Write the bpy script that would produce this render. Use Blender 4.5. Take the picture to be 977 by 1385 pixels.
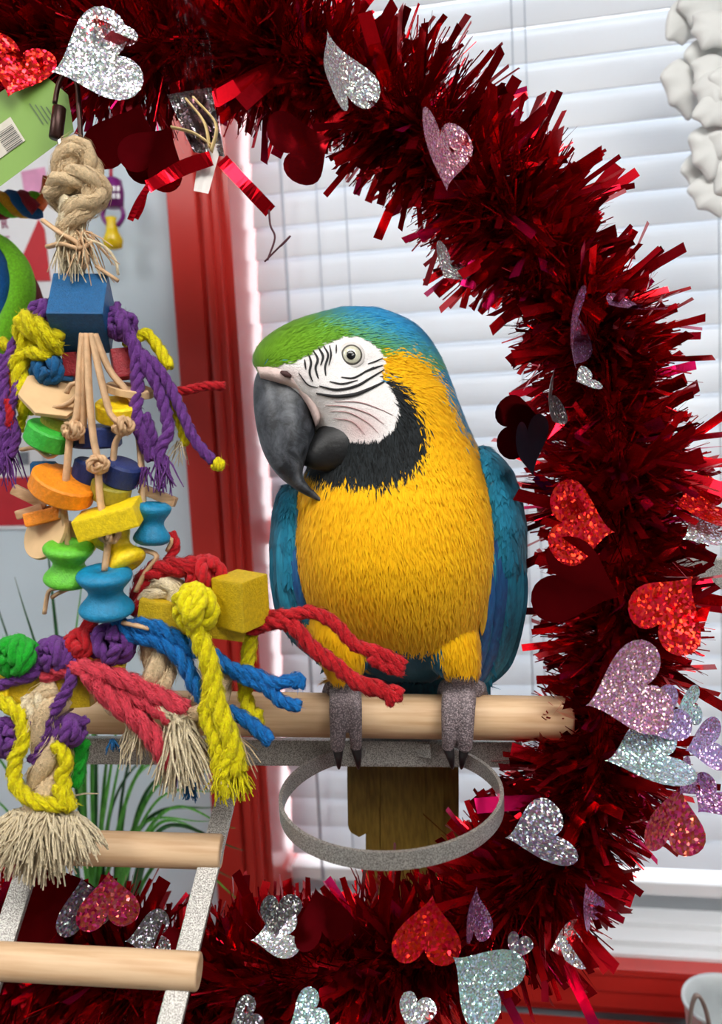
import bpy, bmesh, math, random
import numpy as np
from mathutils import Vector, Matrix
from mathutils.bvhtree import BVHTree

for _o in list(bpy.data.objects):
    bpy.data.objects.remove(_o, do_unlink=True)
SC = bpy.context.scene
COL = SC.collection
rng = np.random.default_rng(7)
random.seed(7)

# ------------------------------------------------------------------ camera
W, H, F = 977.0, 1385.0, 1150.0
YAW, PITCH, ROLL = map(math.radians, (10.5, -6.0, -3.0))
CAM = np.array([0.0, 0.0, 1.5])
_r = np.array([math.cos(YAW), math.sin(YAW), 0.0])
FWD = np.array([-math.sin(YAW) * math.cos(PITCH), math.cos(YAW) * math.cos(PITCH), math.sin(PITCH)])
_u = np.cross(_r, FWD)
RGT = math.cos(ROLL) * _r + math.sin(ROLL) * _u
UPV = -math.sin(ROLL) * _r + math.cos(ROLL) * _u
cam_data = bpy.data.cameras.new('camera')
cam = bpy.data.objects.new('camera', cam_data)
COL.objects.link(cam)
M4 = Matrix.Identity(4)
for _i in range(3):
    M4[_i][0], M4[_i][1], M4[_i][2], M4[_i][3] = RGT[_i], UPV[_i], -FWD[_i], CAM[_i]
cam.matrix_world = M4
cam_data.sensor_fit = 'VERTICAL'
cam_data.sensor_height = 36.0
cam_data.lens = 36.0 * F / H
cam_data.clip_start = 0.02
cam_data.dof.use_dof = True
cam_data.dof.focus_distance = 0.76
cam_data.dof.aperture_fstop = 4.0
SC.camera = cam

# ------------------------------------------------------------------ world, exposure
world = bpy.data.worlds.new('overcast_daylight')
SC.world = world
world.use_nodes = True
_bg = world.node_tree.nodes['Background']
_bg.inputs['Color'].default_value = (0.93, 0.96, 1.0, 1)
_bg.inputs['Strength'].default_value = 4.2
LAMP_STRENGTH = 14.0
SC.view_settings.view_transform = 'Standard'
SC.view_settings.look = 'None'
SC.view_settings.gamma = 1.0
SC.view_settings.use_curve_mapping = False
SC.view_settings.exposure = 0.0

# ------------------------------------------------------------------ helpers
def P(px, py, d):
    """photo pixel + depth along the view axis -> world point"""
    return CAM + d * FWD + RGT * ((px - W / 2) * d / F) + UPV * (-(py - H / 2) * d / F)

def PW(px, py, y):
    """photo pixel -> point on the vertical plane at world y"""
    dr = FWD + RGT * ((px - W / 2) / F) + UPV * (-(py - H / 2) / F)
    return CAM + dr * (y / dr[1])

def project(pts):
    q = np.asarray(pts) - CAM
    d = q @ FWD
    return W / 2 + F * (q @ RGT) / d, H / 2 - F * (q @ UPV) / d, d

def CV(a, b, c):
    """camera-aligned direction: right, up, toward the viewer"""
    v = a * RGT + b * UPV - c * FWD
    return v / np.linalg.norm(v)

def lin(c):
    return tuple(((x / 255.0) / 12.92 if x / 255.0 <= 0.04045 else ((x / 255.0 + 0.055) / 1.055) ** 2.4) for x in c)

def new_mesh(name, verts, faces, smooth=True):
    me = bpy.data.meshes.new(name)
    verts = np.asarray(verts, dtype=np.float32)
    if isinstance(faces, np.ndarray):
        n, k = faces.shape
        me.vertices.add(len(verts)); me.vertices.foreach_set('co', verts.ravel())
        me.loops.add(n * k); me.loops.foreach_set('vertex_index', faces.astype(np.int32).ravel())
        me.polygons.add(n)
        me.polygons.foreach_set('loop_start', np.arange(0, n * k, k, dtype=np.int32))
        me.polygons.foreach_set('loop_total', np.full(n, k, dtype=np.int32))
        me.update(calc_edges=True)
        me.validate()
    else:
        me.from_pydata(verts.tolist(), [], [list(f) for f in faces])
        me.update()
    if smooth:
        me.polygons.foreach_set('use_smooth', np.ones(len(me.polygons), dtype=bool))
    return me

def set_color(me, cols):
    a = me.color_attributes.new('Col', 'FLOAT_COLOR', 'POINT')
    c = np.ones((len(me.vertices), 4), dtype=np.float32)
    c[:, :3] = cols
    a.data.foreach_set('color', c.ravel())

def add(name, me, mat=None, parent=None, label=None, cat=None, group=None, kind=None):
    o = bpy.data.objects.new(name, me)
    COL.objects.link(o)
    if mat is not None and me is not None and not me.materials:
        me.materials.append(mat)
    if parent is not None:
        o.parent = parent
        o.matrix_parent_inverse = parent.matrix_basis.inverted()
    for k, v in (('label', label), ('category', cat), ('group', group), ('kind', kind)):
        if v: o[k] = v
    return o

def empty(name, loc, label, cat, group=None):
    o = bpy.data.objects.new(name, None)
    o.empty_display_size = 0.02
    o.location = Vector(loc)
    COL.objects.link(o)
    o['label'] = label; o['category'] = cat
    if group: o['group'] = group
    return o

# ------------------------------------------------------------------ materials
def nodes_of(m):
    m.use_nodes = True
    nt = m.node_tree
    return nt, nt.nodes['Principled BSDF']

def mat(name, rgb, rough=0.5, metal=0.0, var=0.12, scale=60.0, bump=0.0, bscale=None, stretch=None, sheen=0.0, spec=0.5, coat=0.0):
    """plain procedural material: noise-varied colour, optional bump; rgb in 0..255 sRGB"""
    m = bpy.data.materials.new(name)
    nt, b = nodes_of(m)
    c = lin(rgb)
    tc = nt.nodes.new('ShaderNodeTexCoord')
    mp = nt.nodes.new('ShaderNodeMapping')
    nt.links.new(tc.outputs['Object'], mp.inputs['Vector'])
    if stretch: mp.inputs['Scale'].default_value = stretch
    nz = nt.nodes.new('ShaderNodeTexNoise')
    nz.inputs['Scale'].default_value = scale
    nz.inputs['Detail'].default_value = 5
    nt.links.new(mp.outputs['Vector'], nz.inputs['Vector'])
    rp = nt.nodes.new('ShaderNodeValToRGB')
    rp.color_ramp.elements[0].position = 0.3
    rp.color_ramp.elements[1].position = 0.7
    rp.color_ramp.elements[0].color = tuple(x * (1 - var) for x in c) + (1,)
    rp.color_ramp.elements[1].color = tuple(min(1, x * (1 + var)) for x in c) + (1,)
    nt.links.new(nz.outputs['Fac'], rp.inputs['Fac'])
    nt.links.new(rp.outputs['Color'], b.inputs['Base Color'])
    b.inputs['Roughness'].default_value = rough
    b.inputs['Metallic'].default_value = metal
    b.inputs['Specular IOR Level'].default_value = spec
    b.inputs['Sheen Weight'].default_value = sheen
    b.inputs['Coat Weight'].default_value = coat
    if bump:
        n2 = nt.nodes.new('ShaderNodeTexNoise')
        n2.inputs['Scale'].default_value = bscale or scale * 4
        n2.inputs['Detail'].default_value = 4
        nt.links.new(mp.outputs['Vector'], n2.inputs['Vector'])
        bp = nt.nodes.new('ShaderNodeBump')
        bp.inputs['Strength'].default_value = bump
        bp.inputs['Distance'].default_value = 0.002
        nt.links.new(n2.outputs['Fac'], bp.inputs['Height'])
        nt.links.new(bp.outputs['Normal'], b.inputs['Normal'])
    return m

def attr_mat(name, rough, metal=0.0, sheen=0.0, bump=0.0, bscale=300, spec=0.5):
    """colour comes from the mesh's own colour attribute"""
    m = bpy.data.materials.new(name)
    nt, b = nodes_of(m)
    a = nt.nodes.new('ShaderNodeAttribute'); a.attribute_name = 'Col'
    nt.links.new(a.outputs['Color'], b.inputs['Base Color'])
    b.inputs['Roughness'].default_value = rough
    b.inputs['Metallic'].default_value = metal
    b.inputs['Sheen Weight'].default_value = sheen
    b.inputs['Specular IOR Level'].default_value = spec
    if bump:
        tc = nt.nodes.new('ShaderNodeTexCoord')
        n2 = nt.nodes.new('ShaderNodeTexVoronoi'); n2.inputs['Scale'].default_value = bscale
        nt.links.new(tc.outputs['Object'], n2.inputs['Vector'])
        bp = nt.nodes.new('ShaderNodeBump'); bp.inputs['Strength'].default_value = bump; bp.inputs['Distance'].default_value = 0.001
        nt.links.new(n2.outputs['Distance'], bp.inputs['Height'])
        nt.links.new(bp.outputs['Normal'], b.inputs['Normal'])
    return m

def glitter(name, rgb, hue=0.25, sat=0.5, scale=420.0, rough=0.25, jitter=0.55, metal=0.9):
    """foil covered in tiny facets: every cell has its own normal and its own tint"""
    m = bpy.data.materials.new(name)
    nt, b = nodes_of(m)
    N, L = nt.nodes, nt.links
    tc = N.new('ShaderNodeTexCoord')
    v = N.new('ShaderNodeTexVoronoi'); v.inputs['Scale'].default_value = scale
    L.new(tc.outputs['Object'], v.inputs['Vector'])
    geo = N.new('ShaderNodeNewGeometry')
    sub = N.new('ShaderNodeVectorMath'); sub.operation = 'SUBTRACT'; sub.inputs[1].default_value = (0.5, 0.5, 0.5)
    L.new(v.outputs['Color'], sub.inputs[0])
    scl = N.new('ShaderNodeVectorMath'); scl.operation = 'SCALE'; scl.inputs['Scale'].default_value = jitter * 2
    L.new(sub.outputs['Vector'], scl.inputs[0])
    ad = N.new('ShaderNodeVectorMath'); ad.operation = 'ADD'
    L.new(geo.outputs['Normal'], ad.inputs[0]); L.new(scl.outputs['Vector'], ad.inputs[1])
    nm = N.new('ShaderNodeVectorMath'); nm.operation = 'NORMALIZE'
    L.new(ad.outputs['Vector'], nm.inputs[0]); L.new(nm.outputs['Vector'], b.inputs['Normal'])
    sp = N.new('ShaderNodeSeparateColor'); L.new(v.outputs['Color'], sp.inputs['Color'])
    hs = N.new('ShaderNodeCombineColor'); hs.mode = 'HSV'
    L.new(sp.outputs['Red'], hs.inputs['Red']); hs.inputs['Green'].default_value = sat; hs.inputs['Blue'].default_value = 0.95
    mx = N.new('ShaderNodeMix'); mx.data_type = 'RGBA'; mx.inputs['Factor'].default_value = hue
    mx.inputs['A'].default_value = lin(rgb) + (1,)
    L.new(hs.outputs['Color'], mx.inputs['B'])
    L.new(mx.outputs['Result'], b.inputs['Base Color'])
    b.inputs['Metallic'].default_value = metal
    b.inputs['Roughness'].default_value = rough
    return m

def speckle(name, base, dark, rough=0.35, scale=500.0, metal=0.6):
    """hammertone powder coat: two greys in fine grains"""
    m = bpy.data.materials.new(name)
    nt, b = nodes_of(m)
    N, L = nt.nodes, nt.links
    tc = N.new('ShaderNodeTexCoord')
    n = N.new('ShaderNodeTexNoise'); n.inputs['Scale'].default_value = scale; n.inputs['Detail'].default_value = 3
    L.new(tc.outputs['Object'], n.inputs['Vector'])
    rp = N.new('ShaderNodeValToRGB')
    rp.color_ramp.elements[0].position = 0.42; rp.color_ramp.elements[0].color = lin(dark) + (1,)
    rp.color_ramp.elements[1].position = 0.58; rp.color_ramp.elements[1].color = lin(base) + (1,)
    L.new(n.outputs['Fac'], rp.inputs['Fac']); L.new(rp.outputs['Color'], b.inputs['Base Color'])
    bp = N.new('ShaderNodeBump'); bp.inputs['Strength'].default_value = 0.5; bp.inputs['Distance'].default_value = 0.001
    L.new(n.outputs['Fac'], bp.inputs['Height']); L.new(bp.outputs['Normal'], b.inputs['Normal'])
    b.inputs['Roughness'].default_value = rough; b.inputs['Metallic'].default_value = metal
    return m

def wood(name, light, dark, axis='x'):
    m = bpy.data.materials.new(name)
    nt, b = nodes_of(m)
    N, L = nt.nodes, nt.links
    tc = N.new('ShaderNodeTexCoord'); mp = N.new('ShaderNodeMapping')
    mp.inputs['Scale'].default_value = (4, 60, 60)
    L.new(tc.outputs['Object'], mp.inputs['Vector'])
    n = N.new('ShaderNodeTexNoise'); n.inputs['Scale'].default_value = 3.0; n.inputs['Detail'].default_value = 6
    L.new(mp.outputs['Vector'], n.inputs['Vector'])
    rp = N.new('ShaderNodeValToRGB')
    rp.color_ramp.elements[0].position = 0.35; rp.color_ramp.elements[0].color = lin(dark) + (1,)
    rp.color_ramp.elements[1].position = 0.62; rp.color_ramp.elements[1].color = lin(light) + (1,)
    L.new(n.outputs['Fac'], rp.inputs['Fac']); L.new(rp.outputs['Color'], b.inputs['Base Color'])
    b.inputs['Roughness'].default_value = 0.55
    return m

# ------------------------------------------------------------------ shapes
def smooth_line(pts, step):
    """Catmull-Rom through pts, resampled about every `step` metres"""
    pts = np.asarray(pts, float)
    if len(pts) == 2:
        n = max(2, int(np.linalg.norm(pts[1] - pts[0]) / step) + 1)
        t = np.linspace(0, 1, n)[:, None]
        return pts[0] * (1 - t) + pts[1] * t
    e = np.vstack([2 * pts[0] - pts[1], pts, 2 * pts[-1] - pts[-2]])
    out = []
    for i in range(1, len(e) - 2):
        n = max(2, int(np.linalg.norm(e[i + 1] - e[i]) / step) + 1)
        t = np.linspace(0, 1, n, endpoint=False)[:, None]
        a, b, c, d = e[i - 1], e[i], e[i + 1], e[i + 2]
        out.append(0.5 * ((2 * b) + (-a + c) * t + (2 * a - 5 * b + 4 * c - d) * t ** 2 + (-a + 3 * b - 3 * c + d) * t ** 3))
    out.append(pts[-1][None])
    return np.vstack(out)

def frames(line):
    t = np.gradient(line, axis=0)
    t /= np.linalg.norm(t, axis=1)[:, None] + 1e-12
    n = np.zeros_like(t)
    ref = np.array([0.0, 0.0, 1.0]) if abs(t[0][2]) < 0.9 else np.array([1.0, 0.0, 0.0])
    n0 = np.cross(t[0], ref); n0 /= np.linalg.norm(n0)
    for i in range(len(t)):
        n0 = n0 - t[i] * (n0 @ t[i]); n0 /= np.linalg.norm(n0) + 1e-12
        n[i] = n0
    return t, n, np.cross(t, n)

class MB:
    """collects geometry into one mesh"""
    def __init__(self):
        self.v, self.f, self.n = [], [], 0
    def put(self, v, f):
        v = np.asarray(v, float)
        self.v.append(v)
        self.f += [tuple(int(i) + self.n for i in q) for q in f]
        self.n += len(v)
    def tube(self, line, r, k=8, cap=True, r2=None):
        line = np.asarray(line, float)
        t, n, b = frames(line)
        r = np.broadcast_to(np.asarray(r, float), (len(line),))
        rb = r if r2 is None else np.broadcast_to(np.asarray(r2, float), (len(line),))
        a = np.arange(k) * 2 * math.pi / k
        v = (line[:, None, :] + n[:, None, :] * (np.cos(a)[None, :, None] * r[:, None, None])
             + b[:, None, :] * (np.sin(a)[None, :, None] * rb[:, None, None])).reshape(-1, 3)
        f = []
        for i in range(len(line) - 1):
            for j in range(k):
                f.append((i * k + j, i * k + (j + 1) % k, (i + 1) * k + (j + 1) % k, (i + 1) * k + j))
        if cap:
            f.append(tuple(range(k - 1, -1, -1)))
            f.append(tuple((len(line) - 1) * k + j for j in range(k)))
        self.put(v, f)
    def rope(self, line, r, strands=3, pitch=None, k=6, fuzz=0, seed=0, fuzz_len=0.006):
        """twisted cord: strands wind round the line; loose fibres stand off it"""
        line = np.asarray(line, float)
        t, n, b = frames(line)
        s = np.concatenate([[0], np.cumsum(np.linalg.norm(np.diff(line, axis=0), axis=1))])
        pitch = pitch or r * 7
        for q in range(strands):
            ph = 2 * math.pi * (q / strands) + 2 * math.pi * s / pitch
            c = line + (n * np.cos(ph)[:, None] + b * np.sin(ph)[:, None]) * (r * 0.5)
            rn = np.random.default_rng(seed * 7 + q).normal(0, .06, len(c))
            self.tube(c, r * (0.58 + rn), k)
            # fibres lying along the strand
            ct, cn, cb = frames(c)
            rf = np.random.default_rng(seed * 13 + q)
            st = max(2, int(.006 / (s[-1] / max(1, len(c) - 1) + 1e-9)))
            m = int(fuzz * 2.2)
            if fuzz and len(c) > st + 1:
                i0 = rf.integers(0, len(c) - st, m); a0 = rf.uniform(0, 2 * math.pi, m); a1 = a0 + rf.normal(0, .5, m)
                lift = rf.uniform(.62, .95, m)[:, None] * r
                p0 = c[i0] + (cn[i0] * np.cos(a0)[:, None] + cb[i0] * np.sin(a0)[:, None]) * (r * .56)
                i1 = i0 + st
                p1 = c[i1] + (cn[i1] * np.cos(a1)[:, None] + cb[i1] * np.sin(a1)[:, None]) * lift
                im = i0 + st // 2
                am = (a0 + a1) / 2
                pm = c[im] + (cn[im] * np.cos(am)[:, None] + cb[im] * np.sin(am)[:, None]) * (r * .68)
                wv = np.cross(ct[im], pm - c[im]); wv /= np.linalg.norm(wv, axis=1)[:, None] + 1e-9
                V = np.stack([p0, pm - wv * .00045, pm + wv * .00045, p1], 1).reshape(-1, 3)
                o = np.arange(m) * 4
                self.put(V, [(x, x + 1, x + 2) for x in o] + [(x + 1, x + 3, x + 2) for x in o])
        rg = np.random.default_rng(seed + 11)
        for _ in range(fuzz):
            i = rg.integers(0, len(line))
            a = rg.uniform(0, 2 * math.pi)
            d = n[i] * math.cos(a) + b[i] * math.sin(a)
            p0 = line[i] + d * r * 0.8
            e = p0 + d * rg.uniform(0.2, 0.8) * fuzz_len + t[i] * rg.uniform(-1, 1) * fuzz_len
            w = np.cross(d, t[i]) * 0.0003
            self.put([p0 - w, p0 + w, e], [(0, 1, 2)])
    def box(self, c, ax, half, bevel=0.0):
        """ax: three unit axes, half: three half sizes"""
        bm = bmesh.new()
        bmesh.ops.create_cube(bm, size=2.0)
        for v in bm.verts:
            p = v.co
            v.co = Vector((p.x * half[0], p.y * half[1], p.z * half[2]))
        if bevel:
            bmesh.ops.bevel(bm, geom=list(bm.edges), offset=bevel, segments=2, affect='EDGES', profile=0.7)
        bm.verts.index_update()
        A = np.array(ax)
        v = np.array([tuple(x.co) for x in bm.verts]) @ A + np.asarray(c)
        f = [tuple(x.index for x in fc.verts) for fc in bm.faces]
        bm.free()
        self.put(v, f)
    def lathe(self, c, axis, prof, k=24):
        """prof: (distance along axis, radius) pairs"""
        axis = np.asarray(axis, float); axis /= np.linalg.norm(axis)
        ref = np.array([0, 0, 1.0]) if abs(axis[2]) < 0.9 else np.array([1.0, 0, 0])
        n = np.cross(axis, ref); n /= np.linalg.norm(n); b = np.cross(axis, n)
        a = np.arange(k) * 2 * math.pi / k
        v = []
        for z, r in prof:
            v.append(np.asarray(c) + axis * z + (np.cos(a)[:, None] * n + np.sin(a)[:, None] * b) * r)
        v = np.vstack(v); f = []
        for i in range(len(prof) - 1):
            for j in range(k):
                f.append((i * k + j, i * k + (j + 1) % k, (i + 1) * k + (j + 1) % k, (i + 1) * k + j))
        f.append(tuple(range(k - 1, -1, -1)))
        f.append(tuple((len(prof) - 1) * k + j for j in range(k)))
        self.put(v, f)
    def build(self, name, m, parent=None, smooth=True, **kw):
        me = new_mesh(name, np.vstack(self.v), self.f, smooth)
        return add(name, me, m, parent, **kw)

def wbox(name, lo, hi, m, parent=None, bevel=0.0, **kw):
    mb = MB()
    lo, hi = np.array(lo, float), np.array(hi, float)
    mb.box((lo + hi) / 2, np.eye(3), (hi - lo) / 2, bevel)
    return mb.build(name, m, parent, smooth=False, **kw)

# ================================================================== the setting
D_WALL = 1.20          # wall face, world y
D_BLIND = 1.29         # plane of the blind, inside the window reveal
m_wall = mat('wall_paint', (206, 220, 230), 0.7, var=0.03, scale=6, bump=0.05, bscale=200)
m_red = mat('red_gloss_paint', (196, 46, 38), 0.32, var=0.06, scale=9, stretch=(1, 1, 0.15), bump=0.05, bscale=60)
m_gloss = mat('red_reveal_gloss', (196, 46, 38), 0.3, var=0.04, scale=10, coat=0.6)
m_gloss.node_tree.nodes['Principled BSDF'].inputs['Coat Roughness'].default_value = 0.22
m_white = mat('white_vinyl', (238, 240, 242), 0.4, var=0.02, scale=10)
m_ceil = mat('ceiling_paint', (225, 225, 222), 0.8, var=0.03, scale=8)
m_floor = mat('grey_vinyl_floor', (120, 112, 104), 0.5, var=0.12, scale=5)

xin = PW(302, 300, D_WALL)[0]          # inner edge of the left casing
xout = PW(238, 300, D_WALL)[0]         # its outer edge
zsill = PW(880, 1297, D_WALL)[2]       # top of the lower casing
zapron = PW(880, 1362, D_WALL)[2]      # its lower edge
X_R = xin + 1.75                       # right edge of the opening
Z_T = 2.25
X0, X1, Y0, ZC = -2.2, 2.6, -2.2, 2.65

mb = MB()
def wallseg(x0, x1, z0, z1):
    mb.box(((x0 + x1) / 2, D_WALL + 0.09, (z0 + z1) / 2), np.eye(3), ((x1 - x0) / 2, 0.09, (z1 - z0) / 2))
wallseg(X0, xin, 0, ZC); wallseg(X_R, X1, 0, ZC); wallseg(xin, X_R, 0, zsill); wallseg(xin, X_R, Z_T, ZC)
mb.build('wall_back', m_wall, smooth=False, kind='structure', label='pale blue-grey painted wall around the window')
wbox('wall_left', (X0 - 0.1, Y0, 0), (X0, D_WALL + .18, ZC), m_wall, kind='structure', label='pale blue-grey side wall of the room')
wbox('wall_right', (X1, Y0, 0), (X1 + 0.1, D_WALL + .18, ZC), m_wall, kind='structure', label='pale blue-grey far side wall of the room')
wbox('wall_front', (X0, Y0 - 0.1, 0), (X1, Y0, ZC), mat('rear_wall_paint', (120, 112, 108), 0.8, var=0.1, scale=3), kind='structure', label='dull taupe wall opposite the window')
wbox('floor', (X0, Y0, -0.05), (X1, D_WALL + .18, 0), m_floor, kind='structure', label='grey vinyl floor of the room')
wbox('ceiling', (X0, Y0, ZC), (X1, D_WALL + .18, ZC + 0.05), m_ceil, kind='structure', label='off-white ceiling of the room')

# casing: stepped red mouldings
def casing(name, segs, label):
    root = None
    for i, (lo, hi) in enumerate(segs):
        mbx = MB(); lo, hi = np.array(lo), np.array(hi)
        mbx.box((lo + hi) / 2, np.eye(3), (hi - lo) / 2, 0.003)
        o = mbx.build(name if i == 0 else 'moulding', m_red, root, smooth=False)
        if i == 0:
            root = o; o['kind'] = 'structure'; o['label'] = label
cw = xin - xout
y = D_WALL
casing('trim_1', [((xout, y - .020, zapron - .02), (xin, y + .0, Z_T + .09)),
                  ((xout, y - .030, zapron - .02), (xout + cw * .62, y - .018, Z_T + .09)),
                  ((xout + cw * .70, y - .027, zsill), (xout + cw * .86, y - .018, Z_T + .02))],
       'red painted upright casing beside the blind')
casing('trim_2', [((xin, y - .020, zapron), (X_R, y, zsill)),
                  ((xin, y - .030, zsill - .034), (X_R, y - .018, zsill - .006)),
                  ((xin, y - .026, zapron + .012), (X_R, y - .018, zapron + .040))],
       'red painted moulding under the window sill')
casing('trim_3', [((X_R, y - .022, zapron - .02), (X_R + .09, y, Z_T + .09)), ((X_R + .03, y - .03, zapron - .02), (X_R + .09, y - .02, Z_T + .09))], 'red painted upright casing at the far side of the window')
casing('trim_4', [((xin, y - .022, Z_T), (X_R, y, Z_T + .09)), ((xin, y - .03, Z_T + .03), (X_R, y - .02, Z_T + .09))], 'red painted head casing above the blind')

# window: reveal, sill boards, frame, panes
yb = D_WALL + 0.18
win = empty('window_1', (xin, yb, zsill), 'white vinyl window with red painted reveal behind the blind', 'window')
del win['category']; win['kind'] = 'structure'
wbox('reveal', (xin - .004, y - .004, zsill), (xin + .012, yb, Z_T), m_gloss, win)
wbox('reveal', (X_R - .012, y - .004, zsill), (X_R + .004, yb, Z_T), m_gloss, win)
wbox('sill_nosing', (xin, y - .034, zsill - .006), (X_R, y - .004, zsill + .004), m_gloss, win, .002)
wbox('sill_board', (xin, y - .006, zsill), (X_R, y + .05, zsill + .010), m_white, win, .002)
wbox('sill_board', (xin, y + .012, zsill + .004), (X_R, y + .06, zsill + .019), m_white, win, .002)
wbox('sill_lip', (xin, y + .046, zsill + .014), (X_R, y + .085, zsill + .028), m_white, win, .002)
wbox('frame_rail', (xin, y + .105, zsill + .01), (X_R, yb, zsill + .05), m_white, win, .003)
wbox('frame_rail', (xin, y + .125, zsill + .60), (X_R, yb - .01, zsill + .64), m_white, win, .003)
m_glass = bpy.data.materials.new('window_glass'); _nt, _b = nodes_of(m_glass)
_b.inputs['Transmission Weight'].default_value = 1.0; _b.inputs['Roughness'].default_value = 0.0; _b.inputs['IOR'].default_value = 1.02
wbox('pane', (xin, yb - .03, zsill + .04), (X_R, yb - .026, zsill + .61), m_glass, win)
wbox('pane', (xin, yb - .03, zsill + .63), (X_R, yb - .026, Z_T), m_glass, win)

# ------------------------------------------------------------------ blind
m_slat = bpy.data.materials.new('blind_slat'); _nt, _b = nodes_of(m_slat)
_b.inputs['Base Color'].default_value = lin((236, 239, 242)) + (1,)
_b.inputs['Roughness'].default_value = 0.38
_tr = _nt.nodes.new('ShaderNodeBsdfTranslucent'); _tr.inputs['Color'].default_value = (0.9, 0.94, 1, 1)
_mx = _nt.nodes.new('ShaderNodeMixShader'); _mx.inputs['Fac'].default_value = 0.22
_nt.links.new(_b.outputs[0], _mx.inputs[1]); _nt.links.new(_tr.outputs[0], _mx.inputs[2])
_nt.links.new(_mx.outputs[0], _nt.nodes['Material Output'].inputs['Surface'])
blind = empty('window_blind', PW(700, 1180, D_BLIND), 'white horizontal slat blind nearly closed, hanging in the red-framed window', 'blind')
pitch = 0.0475
xs0, xs1 = xin + 0.020, X_R - 0.020
zb = PW(880, 1196, D_BLIND)[2]
tl = math.radians(-75)
ax = np.array([[1, 0, 0], [0, math.cos(tl), -math.sin(tl)], [0, math.sin(tl), math.cos(tl)]])
n_s = int((Z_T - zb) / pitch)
_mb = MB()
pr = []
hw = 0.0262
for i in range(9):
    q = -1 + 2 * i / 8
    pr.append((q * hw, 0.0022 * (1 - q * q) + 0.0014)) 
for i in range(9):
    q = 1 - 2 * i / 8
    pr.append((q * hw, 0.0022 * (1 - q * q) - 0.0014))
pv = np.array([[x, a, b] for x in (-(xs1 - xs0) / 2, (xs1 - xs0) / 2) for a, b in pr]) @ ax
k = len(pr)
_mb.put(pv, [(j, (j + 1) % k, k + (j + 1) % k, k + j) for j in range(k)] + [tuple(range(k - 1, -1, -1)), tuple(range(k, 2 * k))])
slat_me = new_mesh('slat', np.vstack(_mb.v), _mb.f, False); slat_me.materials.append(m_slat)
for i in range(n_s):
    o = add('slat', slat_me, None, None)
    o.location = ((xs0 + xs1) / 2, D_BLIND, zb + 0.032 + pitch * (i + 0.5))
    o.rotation_euler = (random.uniform(-.015, .015), 0, random.uniform(-.0008, .0008))
    o.parent = blind; o.matrix_parent_inverse = blind.matrix_basis.inverted()
wbox('bottom_rail', (xs0, D_BLIND - .024, zb - .004), (xs1, D_BLIND + .024, zb + .016), m_white, blind, .003)
wbox('head_rail', (xs0, D_BLIND - .028, Z_T - .05), (xs1, D_BLIND + .028, Z_T), m_white, blind, .002)
m_cord = mat('blind_cord', (186, 196, 208), .7, var=.05)
for px, r, yo in ((402, .0022, -.028), (444, .0011, -.012), (707, .0012, -.028), (724, .001, -.028), (968, .001, -.028), (484, .001, -.028)):
    x = PW(px, 500, D_BLIND)[0]
    _c = MB(); _c.tube(np.array([[x, D_BLIND + yo, zb], [x, D_BLIND + yo, Z_T - .03]]), r, 6)
    _c.build('cord', m_cord, blind)

# ------------------------------------------------------------------ ceiling lamps (the room's light)
m_diff = bpy.data.materials.new('lamp_diffuser'); _nt, _b = nodes_of(m_diff)
_b.inputs['Base Color'].default_value = (0.9, 0.9, 0.9, 1)
_b.inputs['Emission Color'].default_value = (1.0, 0.97, 0.93, 1)
_b.inputs['Emission Strength'].default_value = LAMP_STRENGTH
for nm, x, yy, wx, wy, lb in (('', 0.35, -0.15, .6, .3, 'white ceiling light panel over the play stand'), ('side_', -1.15, -.55, .3, .6, 'white ceiling light panel near the side wall'),
                                 ('rear_', 1.5, -.9, .3, .6, 'white ceiling light panel toward the far wall')):
    L_ = empty(nm + 'ceiling_light_offscreen', (x, yy, ZC), lb, 'light', 'ceiling lights')
    wbox('lamp_frame', (x - wx, yy - wy, ZC - .03), (x + wx, yy + wy, ZC - .001), m_white, L_)
    wbox(nm + 'diffuser_offscreen', (x - wx + .03, yy - wy + .03, ZC - .036), (x + wx - .03, yy + wy - .03, ZC - .028), m_diff, L_)

# ================================================================== play stand
m_hammer = speckle('hammertone_grey', (198, 196, 190), (132, 128, 124), scale=1000.0)
m_dowel = wood('dowel_wood', (226, 192, 152), (206, 166, 124))
m_dowel2 = wood('rung_wood', (222, 188, 150), (204, 164, 124))
stand = empty('bird_play_stand', (P(545, 1100, .90)[0], P(545, 1100, .90)[1], 0), 'grey hammertone metal bird play stand with wooden perch, ladder and bowl ring', 'bird stand')

def dowel(name, a, b, r, m):
    a, b = np.asarray(a), np.asarray(b)
    L = np.linalg.norm(b - a); d = (b - a) / L
    e = r * .12
    prof = [(-L / 2, r * .9), (-L / 2 + e * .4, r * .97), (-L / 2 + e, r)] + [(-L / 2 + L * q / 8, r) for q in range(1, 8)] + [(L / 2 - e, r), (L / 2 - e * .4, r * .97), (L / 2, r * .9)]
    mb = MB(); mb.lathe((0, 0, 0), (1, 0, 0), prof, 28)
    o = mb.build(name, m, None)
    q = Vector((1, 0, 0)).rotation_difference(Vector(d))
    mw = Matrix.Translation(Vector((a + b) / 2)) @ q.to_matrix().to_4x4()
    o.matrix_world = mw
    o.parent = stand; o.matrix_parent_inverse = stand.matrix_basis.inverted()
    for p in o.data.polygons:
        if len(p.vertices) > 4: p.use_smooth = False
    return o

def bar(name, a, b, wdir, w, t, m=m_hammer, parent=stand):
    """flat bar from a to b; w: width along wdir, t: thickness"""
    a, b = np.asarray(a), np.asarray(b)
    d = (b - a); L = np.linalg.norm(d); d /= L
    wv = wdir - d * (wdir @ d); wv /= np.linalg.norm(wv)
    mb = MB(); mb.box((a + b) / 2, [d, wv, np.cross(d, wv)], (L / 2, w / 2, t / 2), min(w, t) * .18)
    return mb.build(name, m, parent, smooth=False)

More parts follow.
